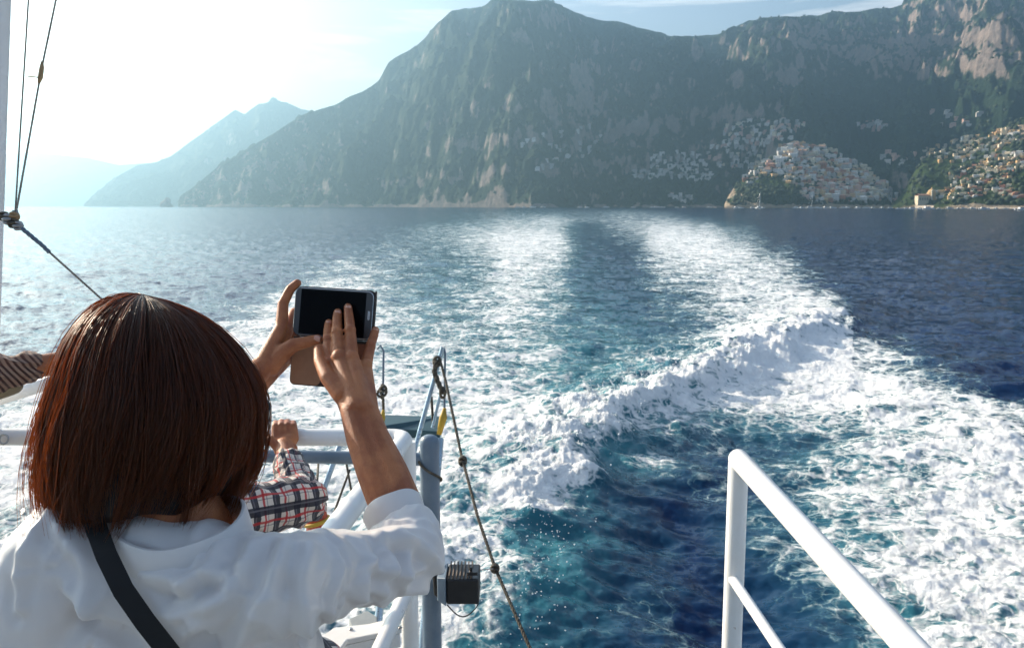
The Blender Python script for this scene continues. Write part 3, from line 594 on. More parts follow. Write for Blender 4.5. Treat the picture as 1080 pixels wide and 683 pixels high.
def knot(name, c, r, m, parent=None, squash=(1, 1, 1.2)):
    b = MB(); c = Vector(c)
    for q in range(3):
        pts = []
        for k in range(14): a = k/14*6.283; w = Vector((math.cos(a), math.sin(a)*math.cos(q*1.05), math.sin(a)*math.sin(q*1.05))); pts.append(c+Vector((w.x*squash[0], w.y*squash[1], w.z*squash[2]))*r)
        b.tube(pts, r*.42, 6, closed=True)
    return b.build(name, [m], parent, smooth=True)
# hull and deck
e = empty('ferry', (0, 0, 0), 'white hulled ferry whose stern the passengers stand on', 'ferry')
b = MB()
def hullring(y, w, zb): return [(-w, y, DECK-.002), (-w*1.0, y, 1.2), (-w*.9, y, .2), (-w*.55, y, zb), (w*.55, y, zb), (w*.9, y, .2), (w, y, 1.2), (w, y, DECK-.002)]
b.loft([hullring(-16, 2.2, -1), hullring(-12, 3.0, -1.2), hullring(-4, 3.3, -1.2), hullring(2.2, 3.3, -.9), hullring(2.72, 3.25, -.5)]); b.build('hull', [M_hullw], e, autosm=40, bevel=.03)
b = MB(); b.box(-3.28, 3.28, -15, 2.70, DECK, DECK+.03); b.build('deck', [M_deck], e)
b = MB(); b.box(-3.28, -3.2, -15, 2.7, DECK+.032, DECK+.16); b.box(3.2, 3.28, -15, 2.7, DECK+.032, DECK+.16); b.build('toe_rail', [M_white], e, bevel=.01)
# white guard rail with its corner
cor = at(429, 461, 2.30); base = Vector((cor.x, cor.y, DECK+.03))
e = empty('guard_rail', base, 'white tubular guard rail the passengers lean on, bending at a corner towards the viewer', 'guard rail')
ztop = cor.z; left = at(-90, 442, 2.32); left.z = ztop-.005; near = Vector((-.335, 1.66, ztop)); near2 = Vector((-.365, 1.27, ztop))
def onz(px, d, z): p = at(px, 300, d); return Vector((p.x, p.y, z))
tubeo('top_rail', rnd([left, cor, near, near2], .05), .0235, M_white, e)
for (p, nm) in ((cor, 'post'), (left, 'post'), (near2, 'post'), (cor.lerp(left, .5), 'post')):
    pb = Vector((p.x, p.y, DECK+.03)); b = MB(); b.tube([Vector((p.x, p.y, p.z-.012)), pb], .0235 if p is cor else .019, 18); b.box(pb.x-.05, pb.x+.05, pb.y-.05, pb.y+.05, pb.z+.001, pb.z+.012); b.build('post', [M_white], e, autosm=50)
for dz, r in ((-.42, .0195), (-.80, .014)):
    q = Vector((0, 0, dz)); tubeo('lower_rail', rnd([left+q, cor+q+Vector((-.0, 0, 0)), near2+q], .05), r, M_white, e)
# second white tube sloping behind the left arm
e2 = empty('sloping_tube', at(-60, 440, 2.45), 'short white tube rising at a slant above the rail at the left edge', 'tube')
tubeo('tube', [at(-120, 455, 2.45), at(-20, 426, 2.45), at(75, 396, 2.45)], .020, M_white, e2)
b = MB(); b.tube([at(75, 396, 2.45), at(78, 450, 2.40)], .014, 14); b.build('bracket', [M_white], e2, autosm=50)
b = MB(); rg = at(4, 463, 2.28); b.tube([rg+Vector((math.cos(a)*.012, .004*math.sin(a), math.sin(a)*.012)) for a in [k/18*6.283 for k in range(18)]], .0028, 8, closed=True)
o = b.build('metal_ring', [M_metal], None, smooth=True); tag(o, 'small metal ring hanging under the white rail at the left edge', 'ring')
# blue-grey rail and post
pt = at(453, 468, 2.52); e = empty('stern_post', (pt.x, pt.y, DECK), 'blue grey painted steel post with rounded top and side rail', 'post')
b = MB(); b.lathe([(.0290, DECK-.25), (.0290, pt.z-.004), (.0280, pt.z+.010), (.024, pt.z+.020), (.015, pt.z+.026), (.001, pt.z+.028)], (pt.x, pt.y, 0), 28); b.build('post', [M_bluegrey], e, autosm=50)
r0 = at(446, 484, 2.53); tubeo('side_rail', [r0, at(300, 481, 2.53), at(190, 479, 2.53)], .0195, M_bluegrey, e)
b = MB(); b.box(pt.x-.06, pt.x+.06, pt.y-.06, pt.y+.06, DECK+.031, DECK+.045); b.build('base_plate', [M_bluegrey], e, bevel=.004)
# old rope lashed round the post
b = MB(); P = []
for k in range(90): t = k/90; a = t*6.283*1.2+2.2; P.append(Vector((pt.x+math.cos(a)*.0335, pt.y+math.sin(a)*.0335, pt.z-.02-.16*t)))
b.tube(P, .0042, 6); P2 = [P[-1], at(441, 540, 2.49), at(438, 600, 2.46), at(434, 656, 2.42), at(433, 720, 2.40)]; b.tube(P2, .0042, 6); o = b.build('lashing_rope', [M_rope], None, smooth=True); tag(o, 'thin tan rope lashed round the blue grey post', 'rope')
# white bolted step behind the corner post
e = empty('step_plate', at(395, 665, 2.15), 'white bolted step plate beside the white corner post', 'step')
A = [at(350, 658, 2.30), at(389, 654, 2.36), at(414, 648, 2.38), at(426, 660, 2.26), at(368, 673, 2.10), at(340, 690, 1.98)]; zc = sum(a.z for a in A)/len(A); A = [Vector((a.x, a.y, zc)) for a in A]
# re-aim each corner onto one level so that the plate is truly flat
def level(px, py, z): r = ray(px, py); return Vector((0, 0, CZ))+r*((z-CZ)/r.z)
zl = CZ-1.07; A = [level(px, py, zl) for px, py in ((352, 661), (389, 657), (414, 651), (424, 662), (366, 674), (330, 720), (300, 700))]
b = MB(); b.loft([[a-Vector((0, 0, .014)) for a in A], A]); b.build('plate', [M_white], e, bevel=.003)
b = MB(); b.loft([[a*.96+Vector((sum(q.x for q in A), sum(q.y for q in A), 0))*(.04/len(A))+Vector((0, 0, -zl*.0-.05+zl*.04)) for a in A], [a*.96+Vector((sum(q.x for q in A), sum(q.y for q in A), 0))*(.04/len(A))+Vector((0, 0, -.0145+zl*.04)) for a in A]]); b.build('underside', [M_white], e)
for px, py in ((419, 659), (424, 662.5), (372, 664)):
    c = level(px-2, py-.5, zl); b = MB(); b.lathe([(.0055, .0005), (.0055, .003), (.004, .0045), (.0005, .005)], c, 6); b.build('bolt', [M_metal], e)
b = MB(); g = [level(p, q, zl-.22) for p, q in ((368, 652), (388, 643), (398, 650), (398, 662), (372, 668))]; b.loft([[a-Vector((0, 0, .1)) for a in g], g]); o = b.build('step_box', [M_deck], None, bevel=.004); tag(o, 'grey locker corner under the white step plate', 'locker')
# floodlight on the post
fc = at(489, 617, 2.47); e = empty('floodlight', fc, 'black floodlight bolted to the blue grey post, loop of cable below', 'floodlight')
def BX(x0, x1, y0, y1, z0, z1, nm, m, bev=.003): b = MB(); b.box(fc.x+x0, fc.x+x1, fc.y+y0, fc.y+y1, fc.z+z0, fc.z+z1); return b.build(nm, [m], e, bevel=bev)
h = BX(-.048, .046, -.035, .075, -.042, .034, 'housing', M_black, .006)
b = MB(); [b.box(fc.x-.042+k*.0105, fc.x-.0385+k*.0105, fc.y-.03, fc.y+.07, fc.z+.0345, fc.z+.044) for k in range(7)]; b.build('cooling_fin', [worn('dusty_brown_metal', (.20, .15, .11), (.12, .09, .07), .6, 20, .1)], e)
b = MB(); b.loft([[(fc.x-.075, fc.y-.02, fc.z-.038), (fc.x-.075, fc.y+.04, fc.z-.038), (fc.x-.075, fc.y+.04, fc.z+.032), (fc.x-.075, fc.y-.02, fc.z+.032)], [(fc.x-.0485, fc.y-.04, fc.z-.045), (fc.x-.0485, fc.y+.07, fc.z-.045), (fc.x-.0485, fc.y+.07, fc.z+.04), (fc.x-.0485, fc.y-.04, fc.z+.04)]]); b.build('mount', [M_bluegrey], e, bevel=.003)
b = MB(); b.tube([fc+Vector((-.072, .01, .042)), fc+Vector((-.085, .01, .03)), fc+Vector((-.082, .01, -.03)), fc+Vector((-.06, .01, -.05)), fc+Vector((-.045, .01, -.047))], .006, 10); b.build('clamp', [M_black], e, smooth=True)
b = MB(); b.tube([fc+Vector((.022, -.02, .03)), fc+Vector((.022, -.02, .065))], .0045, 10); b.box(fc.x+.012, fc.x+.042, fc.y-.032, fc.y-.01, fc.z+.0445, fc.z+.054); b.build('latch', [M_black], e)
b = MB(); b.tube([fc+Vector((-.046+.09*t, -.03, -.044-.036*math.sin(math.pi*t)-(.0 if t < .98 else -.004))) for t in [k/16 for k in range(17)]], .0019, 6); b.build('cable', [M_black], e, smooth=True)
# gangway folded up astern, with stanchions and cords
gd = 3.55; e = empty('gangway', at(430, 447, gd), 'folded gangway with a dark teal board and slim metal stanchions behind the rails', 'gangway')
A = [at(406, 437, gd+.15), at(466, 439, gd+.15), at(464, 455, gd), at(420, 452, gd), at(402, 449, gd-.02)]; b = MB(); b.loft([[a+Vector((0, .0, -.035)) for a in A], A]); b.build('board', [M_teal], e, bevel=.004)
tubeo('stanchion', [at(467, 366, 3.5), at(459, 395, 3.5), at(436, 479, 3.4), at(424, 520, 3.35), at(410, 575, 3.3)], .0095, M_lightmetal, e, 10)
tubeo('stanchion', [at(358, 470, 3.2), at(345, 506, 3.15), at(322, 566, 3.1), at(300, 625, 3.05)], .0105, M_lightmetal, e, 10)
tubeo('stanchion', [at(398, 368, 3.5), at(401, 364, 3.5), at(404.6, 370, 3.5), at(404, 405, 3.5), at(404, 440, 3.52)], .0045, M_bluegrey, e, 8)
tubeo('brace', [at(466.5, 407, 3.52), at(456, 451, 3.5)], .0065, M_lightmetal, e, 8); tubeo('brace', [at(455, 418, 3.53), at(457, 450, 3.5)], .0055, M_rope, e, 8)
tubeo('brace', [at(468, 366, 3.5), at(469.5, 372, 3.5), at(468.5, 440, 3.52)], .0045, M_bluegrey, e, 8)
for a, c in (((365, 486, 3.2), (373, 531, 3.15)), ((369, 495, 3.22), (342, 568, 3.1)), ((336, 486, 3.2), (331, 545, 3.1))): tubeo('cord', [at(*a), at(*c)], .0042, M_rope, e, 8)
for a in (A[3], A[2]): tubeo('support_arm', [a+Vector((0, 0, -.03)), Vector((a.x-.05, 2.74, DECK-.25))], .016, M_lightmetal, e, 12)
knot('cord_knot', at(461, 381, 3.47), .014, M_rope, e, (1, 1, 1.5)); knot('cord_knot', at(404.5, 412, 3.47), .013, M_rope, e, (.9, .9, 1.8)); knot('cord_knot', at(467, 414, 3.47), .013, M_rope, e, (.8, .8, 1.8))
twist('cord', [at(461, 379, 3.46), at(458, 392, 3.46), at(462, 403, 3.46), at(467, 414, 3.46)], .0105, M_rope, e)
twist('cord', [at(404, 405, 3.49), at(397, 416, 3.49), at(404, 420, 3.49), at(404.5, 436, 3.49)], .006, M_rope, e)
b = MB(); b.tube([at(469, 430, 3.4), at(467.5, 440, 3.4), at(463, 458, 3.4)], [.006, .016, .010], 10); b.build('yellow_float', [M_yellow], e, smooth=True)
b = MB(); b.tube([at(404.5, 432, 3.45), at(403, 440, 3.45), at(400, 450, 3.45)], [.005, .013, .017], 10); b.build('yellow_float', [M_yellow], e, smooth=True)
# mooring rope running down to the right
o = twist('mooring_rope', [at(464, 379, 3.46), at(470, 401, 3.4), at(486.5, 479, 3.15), at(504, 545, 2.9), at(522, 598, 2.75), at(562, 690, 2.5), at(600, 775, 2.3)], .0058, M_rope); o['label'] = 'dark twisted mooring rope slanting down across the wake'; o['category'] = 'rope'
knot('rope_knot', at(488, 486, 3.12), .012, M_rope, o, (1, 1, 1.5)); knot('rope_knot', at(522, 599, 2.74), .011, M_rope, o); 
o = tubeo('tie_wire', [at(503, 601, 2.5), at(512, 600, 2.6), at(521, 599, 2.74)], .0016, M_metal, None, 6); tag(o, 'short thin wire from the floodlight to the knot in the mooring rope', 'wire')
# orange float with a yellow band
c = at(334, 549, 3.05); e = empty('float_buoy', c, 'orange red float with a yellow band hanging behind the rail', 'float')
b = MB(); b.lathe([(.002, -.062), (.022, -.058), (.036, -.035), (.041, 0), (.036, .03), (.022, .05), (.01, .058), (.008, .075)], c, 20); b.build('float', [M_red], e, smooth=True)
b = MB(); b.tube([c+Vector((math.cos(a)*.0425, math.sin(a)*.0425, math.cos(a)*.01)) for a in [k/24*6.283 for k in range(24)]], .007, 8, closed=True); b.build('band', [M_yellow], e, smooth=True)
b = MB(); b.tube([c+Vector((0, -.001, .07)), at(336, 486, 3.2)], .004, 8); b.build('lanyard', [M_rope], e, smooth=True)
# right-hand stair handrail
a0 = at(779, 484, 2.25); a1 = at(967, 690, 1.44); a2 = a0.lerp(a1, 2.0); e = empty('stair_handrail', (a0.x, a0.y, DECK), 'white painted handrail on its own post at the right, running towards the viewer', 'handrail')
tubeo('top_rail', [a0, a1, a2], .0265, M_white, e, 28)
b = MB(); b.lathe([(.0262, -.026+.026*math.sin(t)) if False else (.0268*math.cos(t), .0268*math.sin(t)) for t in [-1.5+k*.3 for k in range(11)]], a0, 24); b.build('end_cap', [M_white], e, smooth=True)
b = MB(); b.tube([a0+Vector((0, 0, -.01)), Vector((a0.x, a0.y, DECK+.02))], .0262, 28); b.box(a0.x-.055, a0.x+.055, a0.y-.055, a0.y+.055, DECK+.031, DECK+.042); b.build('post', [M_white], e, autosm=50)
c0 = at(777, 617, 2.24); c0.y = a0.y-.01; dirn = (a1-a0); dirn.z *= 1; tubeo('lower_rail', [c0, c0+dirn, c0+dirn*2], .0135, M_white, e, 18)
b = MB(); pe = a2; b.tube([pe, Vector((pe.x, pe.y, DECK+.02))], .0262, 28); b.build('post', [M_white], e, autosm=50)
# mast at the left edge with its wires
m0, m1 = at(-1, -120, 2.3), at(-13, 235, 2.3); m2 = m1+(m1-m0)*1.0; e = empty('mast', m2, 'pale lavender white mast at the left edge with wires clamped beside it', 'mast')
b = MB(); b.tube([m0+(m0-m1)*.6, m0, m1, m2], .0375, 28); b.build('pole', [M_white], e, autosm=50)
M_wire = worn('steel_wire', (.20, .19, .17), (.32, .30, .26), .45, 40, .2, metallic=.4)
J = at(17, 230, 2.2)
twist('wire', [at(36, -60, 2.2), at(30, 0, 2.2), at(16, 224, 2.2)], .0024, M_wire, e); twist('wire', [at(74, -60, 2.2), at(59, 0, 2.2), at(44, 72, 2.2), at(17, 224, 2.2)], .0028, M_wire, e)
b = MB(); b.tube([at(44.6, 65, 2.2), at(44, 72, 2.2), at(42.5, 82, 2.2), at(41, 88, 2.2)], [.003, .006, .0065, .003], 12); b.tube([at(42.5, 82, 2.195), at(29, 80.5, 2.195)], .0016, 6); b.build('wire_clamp', [M_tan], e, smooth=True)
for k, (px, py, r) in enumerate(((4, 228, .010), (9, 231, .012), (15, 228, .010), (14, 235, .011), (19, 238, .010))): knot('shackle', at(px, py, 2.2), r, (M_rope, M_metal, M_tan)[k % 3], e, (1, 1, 1))
b = MB(); b.tube([at(14, 222, 2.2), at(18, 222, 2.2), at(18, 234, 2.2), at(14, 234, 2.2)], .003, 8, closed=True); b.build('shackle', [M_metal], e, smooth=True)
twist('stay', [at(20, 238, 2.2), at(27, 244, 2.2), at(45, 259, 2.22), at(52, 266, 2.23)], .0055, M_bluegrey, e); twist('stay', [at(50, 264, 2.23), at(118, 325, 2.3), at(200, 400, 2.35), at(245, 450, 2.35)], .003, M_wire, e)
# ================================================================== PEOPLE
def capsule(b, p, q, r1, r2, seg=16, m=0):
    p, q = Vector(p), Vector(q); t = (q-p); L_ = t.length
    if L_ < 1e-5: t = Vector((0, 0, 1)); L_ = 1e-5
    t.normalize(); u = t.orthogonal().normalized(); v = t.cross(u); rg = []
    for k in range(1, 6): a = -math.pi/2+k*math.pi/2/6; rg.append((p+t*(r1*math.sin(a)), r1*math.cos(a)))
    rg.append((p, r1)); rg.append((q, r2))
    for k in range(1, 6): a = k*math.pi/2/6; rg.append((q+t*(r2*math.sin(a)), r2*math.cos(a)))
    b.loft([[c+(u*math.cos(6.2832*j/seg)+v*math.sin(6.2832*j/seg))*r for j in range(seg)] for c, r in rg], m)
def ell(b, c, rx, ry, rz, M=None, seg=24, n=14):
    M = M or Matrix.Identity(3); c = Vector(c)
    b.loft([[c+M @ Vector((rx*math.cos(f)*math.cos(6.2832*j/seg), ry*math.cos(f)*math.sin(6.2832*j/seg), rz*math.sin(f))) for j in range(seg)] for f in [-math.pi/2+.04+(math.pi-.08)*k/n for k in range(n+1)]])
def remesh(b, vox, smooth=6, fac=.6):
    me = b.mesh('tmp'); o = bpy.data.objects.new('tmp', me); COL.objects.link(o)
    r = o.modifiers.new('r', 'REMESH'); r.mode = 'VOXEL'; r.voxel_size = vox; r.adaptivity = 0
    if smooth: s = o.modifiers.new('s', 'SMOOTH'); s.iterations = smooth; s.factor = fac
    bpy.context.view_layer.update(); dg = bpy.context.evaluated_depsgraph_get(); m2 = bpy.data.meshes.new_from_object(o.evaluated_get(dg)); bpy.data.objects.remove(o); return m2
def co_of(me): a = np.empty(len(me.vertices)*3); me.vertices.foreach_get('co', a); return a.reshape(-1, 3)
def no_of(me): a = np.empty(len(me.vertices)*3, np.float32); me.vertex_normals.foreach_get('vector', a); return a.reshape(-1, 3).astype(float)
def setco(me, c): me.vertices.foreach_set('co', np.asarray(c, np.float32).ravel()); me.update()
def segs_param(C, segs):
    """nearest segment: index, t along it (metres from its start), angle, distance"""
    best = np.full(len(C), 1e9); idx = np.zeros(len(C), int); tt = np.zeros(len(C)); an = np.zeros(len(C))
    for k, (p, q) in enumerate(segs):
        p = np.array(p); q = np.array(q); d = q-p; L_ = np.linalg.norm(d); d = d/L_; t = (C-p)@d; tc_ = np.clip(t, 0, L_); w = C-p-tc_[:, None]*d; r = np.linalg.norm(w, axis=1)
        u = np.cross(d, [0, 1, .1]); u /= np.linalg.norm(u); v = np.cross(d, u); a = np.arctan2(w@v, w@u); m = r < best
        best = np.where(m, r, best); idx = np.where(m, k, idx); tt = np.where(m, t, tt); an = np.where(m, a, an)
    return idx, tt, an, best
def join_meshes(mes, name):
    V, F, off = [], [], 0
    for me in mes:
        V += [tuple(v.co) for v in me.vertices]; F += [[off+i for i in p.vertices] for p in me.polygons]; off += len(me.vertices)
    me = bpy.data.meshes.new(name); me.from_pydata(V, [], F); me.update(); return me
def skin_mat(name, c1, c2):
    m = mat(name, c1, .48); nt = m.node_tree; b = nt.nodes['Principled BSDF']; L = nt.links.new
    b.inputs['Subsurface Weight'].default_value = .25; b.inputs['Subsurface Radius'].default_value = (.012, .004, .002); b.inputs['Subsurface Scale'].default_value = .6; b.inputs['Specular IOR Level'].default_value = .4
    tc = N(nt, 'ShaderNodeTexCoord'); n1 = N(nt, 'ShaderNodeTexNoise', ins={'Scale': 22, 'Detail': 6, 'Roughness': .6}); n2 = N(nt, 'ShaderNodeTexNoise', ins={'Scale': 420, 'Detail': 3}); v = N(nt, 'ShaderNodeTexVoronoi', ins={'Scale': 520})
    mx = N(nt, 'ShaderNodeMix', data_type='RGBA'); mx.inputs[6].default_value = (*c1, 1); mx.inputs[7].default_value = (*c2, 1); mr = N(nt, 'ShaderNodeMapRange', ins={1: .40, 2: .60, 3: 0, 4: 1})
    for q in (n1, n2, v): L(tc.outputs['Object'], q.inputs['Vector'])
    L(n1.outputs[0], mr.inputs[0]); L(mr.outputs[0], mx.inputs[0]); L(mx.outputs[2], b.inputs['Base Color'])
    ad = N(nt, 'ShaderNodeMath', operation='ADD'); L(n2.outputs[0], ad.inputs[0]); L(v.outputs['Distance'], ad.inputs[1]); bp = N(nt, 'ShaderNodeBump', ins={'Strength': .5, 'Distance': .0009}); L(ad.outputs[0], bp.inputs['Height']); L(bp.outputs[0], b.inputs['Normal'])
    return m
M_skin = skin_mat('skin', (.44, .165, .066), (.30, .095, .038))
def fabric(name, base, rough=.6, transl=.12, tcol=None, weave=900, sheen=.3, spec=.3, crease=0):
    m = mat(name, base, rough); nt = m.node_tree; b = nt.nodes['Principled BSDF']; L = nt.links.new; b.inputs['Sheen Weight'].default_value = sheen; b.inputs['Specular IOR Level'].default_value = spec
    tc = N(nt, 'ShaderNodeTexCoord'); n = N(nt, 'ShaderNodeTexNoise', ins={'Scale': weave, 'Detail': 2}); bp = N(nt, 'ShaderNodeBump', ins={'Strength': .15, 'Distance': .0005}); L(tc.outputs['Object'], n.inputs['Vector']); L(n.outputs[0], bp.inputs['Height']); L(bp.outputs[0], b.inputs['Normal'])
    if crease:
        n4 = N(nt, 'ShaderNodeTexNoise', ins={'Scale': 9, 'Detail': 3, 'Roughness': .5, 'Distortion': .8}); L(tc.outputs['Object'], n4.inputs['Vector']); n4.noise_type = 'RIDGED_MULTIFRACTAL'
        b4 = N(nt, 'ShaderNodeBump', ins={'Strength': .55, 'Distance': crease}); L(n4.outputs[0], b4.inputs['Height']); L(b4.outputs[0], bp.inputs['Normal'])
    if transl:
        t = N(nt, 'ShaderNodeBsdfTranslucent'); t.inputs[0].default_value = (*(tcol or base), 1); s = N(nt, 'ShaderNodeMixShader'); s.inputs[0].default_value = transl
        L(b.outputs[0], s.inputs[1]); L(t.outputs[0], s.inputs[2]); L(s.outputs[0], nt.nodes['Material Output'].inputs[0])
    return m
M_blouse = fabric('white_satin', (.70, .67, .66), .36, .10, (.85, .72, .62), sheen=.25, spec=.5, crease=.022)
# ---------------------------------------------------------------- hands: chains of (px, py, depth, radius)
def chain(b, pts, seg=14):
    P = [(at(x, y, d), r) for x, y, d, r in pts]
    for (p, r), (q, s) in zip(P, P[1:]): capsule(b, p, q, r, s, seg)
def person_root(name, loc, label, group=None): return empty(name, loc, label, 'person', group)
# ======================= the woman filming the coast
W_SH_L, W_SH_R = at(66, 580, .95), at(298, 616, .93); W_EL_L, W_EL_R = at(150, 500, 1.22), at(429, 586, 1.13)
W_WR_L, W_WR_R = at(281, 388, 1.37), at(379, 436, 1.265)
HC = at(171, 432, .985)
woman = person_root('person', Vector((-.40, .98, DECK+.03)), 'woman with short auburn hair and white blouse, seen from behind, holding up a phone')
b = MB()
# right hand, seen from its back, fingers on the screen
for w0, mc in (((371, 432, 1.272, .0175), (347, 383, 1.337, .0108)), ((376, 430, 1.266, .018), (357.5, 377, 1.331, .0118)), ((383, 431, 1.266, .018), (371, 377.5, 1.331, .0114)), ((388, 433, 1.272, .0165), (385.5, 386, 1.338, .0104))): chain(b, [w0, mc])
chain(b, [(368, 400, 1.312, .0125), (376, 402, 1.312, .0125)]); chain(b, [(352, 400, 1.322, .0115), (384, 405, 1.318, .0115)])
chain(b, [(347, 383, 1.337, .0104), (346, 357, 1.362, .0084), (346.3, 346, 1.377, .0075), (346.8, 340.5, 1.386, .0068)])
chain(b, [(357.5, 377, 1.331, .0112), (355.3, 350, 1.357, .0090), (355.5, 336, 1.374, .0079), (356.3, 329.5, 1.383, .0070)])
chain(b, [(371, 377.5, 1.331, .0110), (369.3, 348, 1.357, .0088), (367.6, 331, 1.374, .0077), (367, 324, 1.383, .0069)])
chain(b, [(385.5, 386, 1.338, .0100), (391, 364, 1.360, .0080), (394.6, 353, 1.372, .0072), (396, 348, 1.380, .0065)])
chain(b, [(362, 416, 1.285, .0165), (346, 398, 1.300, .0125), (337.5, 381, 1.328, .0098), (336, 368, 1.350, .0082)])
for p, r in (((346, 357, 1.3595), .0092), ((355.3, 350, 1.3545), .0098), ((369.3, 348, 1.3545), .0096), ((391, 364, 1.358), .0086), ((347, 382, 1.332), .0112), ((357.5, 376, 1.326), .0122), ((371, 377, 1.326), .0118), ((386, 385, 1.333), .0106)): capsule(b, at(*p), at(p[0], p[1]+2, p[2]), r, r*.95)
# right forearm: flat at the wrist, fuller towards the elbow
chain(b, [(372, 434, 1.268, .0185), (381, 462, 1.245, .0225), (396, 498, 1.215, .027), (412, 535, 1.185, .029), (430, 580, 1.14, .030)])
chain(b, [(388, 435, 1.268, .0175), (395, 462, 1.245, .0225), (410, 498, 1.215, .0275), (424, 535, 1.185, .030), (440, 580, 1.14, .030)])
hm1 = remesh(b, .0017, 5, .5)
# creases and tendons on the back of the hand
Cc = co_of(hm1); Nn = no_of(hm1)
tend = [(at(381, 425, 1.255), at(357.5, 380, 1.320)), (at(384, 425, 1.255), at(371, 381, 1.320)), (at(387, 427, 1.258), at(385, 389, 1.328)), (at(376, 425, 1.255), at(348, 386, 1.328))]
ix, t_, a_, r_ = segs_param(Cc, tend); rr_ = np.abs(r_-0); Cc += Nn*(np.exp(-((r_-.004)/.006)**2)*.0011)[:, None]*(Nn[:, 1] < 0)[:, None]
for (px, py, d) in ((346, 357, 1.36), (355.3, 350, 1.355), (369.3, 348, 1.355), (391, 364, 1.36), (346.3, 346, 1.375), (355.5, 336, 1.372), (367.6, 331, 1.372), (394.6, 353, 1.372)):
    q = np.array(at(px, py, d)); w = Cc-q; dist = np.linalg.norm(w, axis=1); Cc -= Nn*((np.cos(w[:, 2]*2600)*.5+.5)**3*np.exp(-(dist/.009)**2)*.0006)[:, None]
setco(hm1, Cc)
b = MB()   # left hand, gripping the phone's left end
for w0, mc in (((279, 382, 1.365, .0165), (297, 345, 1.397, .0112)), ((283, 386, 1.375, .0165), (302, 350, 1.418, .0112)), ((284, 391, 1.385, .016), (305, 361, 1.433, .0108)), ((283, 395, 1.39, .015), (308, 374, 1.438, .0098))): chain(b, [w0, mc])
chain(b, [(290, 365, 1.385, .013), (296, 378, 1.41, .013)])
chain(b, [(297, 345, 1.397, .0108), (298.5, 320, 1.408, .0090), (306, 305, 1.410, .0080), (313.5, 298.5, 1.412, .0070)])
chain(b, [(302, 350, 1.418, .0108), (310, 330, 1.447, .0090), (330, 322, 1.452, .0080), (344, 321, 1.446, .0070)])
chain(b, [(305, 361, 1.433, .0105), (316, 345, 1.458, .0088), (336, 340, 1.458, .0078), (350, 341, 1.450, .0070)])
chain(b, [(308, 374, 1.438, .0095), (320, 362, 1.455, .0080), (336, 359, 1.455, .0070), (348, 360, 1.450, .0064)])
chain(b, [(286, 386, 1.368, .0165), (298, 372, 1.372, .0145), (309, 364, 1.374, .0118), (324, 360.5, 1.378, .0094), (335, 357.5, 1.383, .0080)])
chain(b, [(279, 384, 1.365, .018), (262, 402, 1.34, .0215), (220, 440, 1.29, .027), (150, 500, 1.22, .034)])
chain(b, [(283, 393, 1.385, .0175), (264, 410, 1.355, .0215), (222, 450, 1.30, .027), (152, 506, 1.23, .034)])
hm2 = remesh(b, .0018, 5, .5)
# head, neck and the rest of the body
Fw = Vector((.22, .96, -.14)).normalized(); Up = Vector((.10, .16, 1)).normalized(); Rt = Fw.cross(Up).normalized(); Up = Rt.cross(Fw).normalized(); HM = Matrix((Rt, Fw, Up)).transposed()
def hp(x, y, z): return HC+HM @ Vector((x, y, z))
def head_parts(b, hp, HM, s=1.0):
    ell(b, hp(0, -.008*s, .022*s), .076*s, .094*s, .088*s, HM); ell(b, hp(0, .030*s, -.045*s), .058*s, .062*s, .068*s, HM)
    capsule(b, hp(0, .060*s, -.088*s), hp(0, .070*s, -.080*s), .018*s, .016*s); capsule(b, hp(0, .085*s, .0*s), hp(0, .108*s, -.036*s), .008*s, .012*s)
    capsule(b, hp(-.016*s, .088*s, -.062*s), hp(.016*s, .088*s, -.062*s), .008*s, .008*s)
    for k in (-1, 1):
        capsule(b, hp(k*.020*s, .084*s, .014*s), hp(k*.046*s, .074*s, .016*s), .009*s, .008*s); ell(b, hp(k*.077*s, .002*s, -.020*s), .010*s, .019*s, .031*s, HM, 12, 8)
        capsule(b, hp(k*.040*s, .070*s, -.035*s), hp(k*.045*s, .050*s, -.050*s), .018*s, .018*s)
head_parts(b := MB(), hp, HM)
nb = at(196, 572, .955)
nf_ = nb+Vector((-.005, .035, -.02)); capsule(b, hp(0, -.02, -.05), nf_, .052, .052, 24); capsule(b, nf_, W_SH_L+Vector((.01, .03, -.015)), .045, .030); capsule(b, nf_, W_SH_R+Vector((-.01, .03, -.015)), .045, .030); capsule(b, nf_, nb+Vector((-.02, .08, -.22)), .045, .07, 24)
hips = Vector((-.40, 1.02, DECK+.90)); capsule(b, nb+Vector((-.02, .08, -.22)), hips, .07, .10, 24)
for k in (-1, 1):
    kn = Vector((-.40+k*.09, 1.08, DECK+.50)); ft = Vector((-.40+k*.10, 1.02, DECK+.10)); capsule(b, hips+Vector((k*.08, 0, -.04)), kn, .085, .052); capsule(b, kn, ft, .050, .034); capsule(b, ft+Vector((0, -.02, -.03)), ft+Vector((0, .13, -.045)), .034, .024)
hm3 = remesh(b, .004, 4, .5)
body = link('body', join_meshes([hm3, hm1, hm2], 'body'), M_skin, woman)
# eyes
b = MB(); 
for k in (-1, 1): ell(b, hp(k*.031, .074, .004), .012, .012, .012, HM, 14, 10)
b.build('eyes', [mat('eye', (.75, .72, .70), .15)], woman, smooth=True)
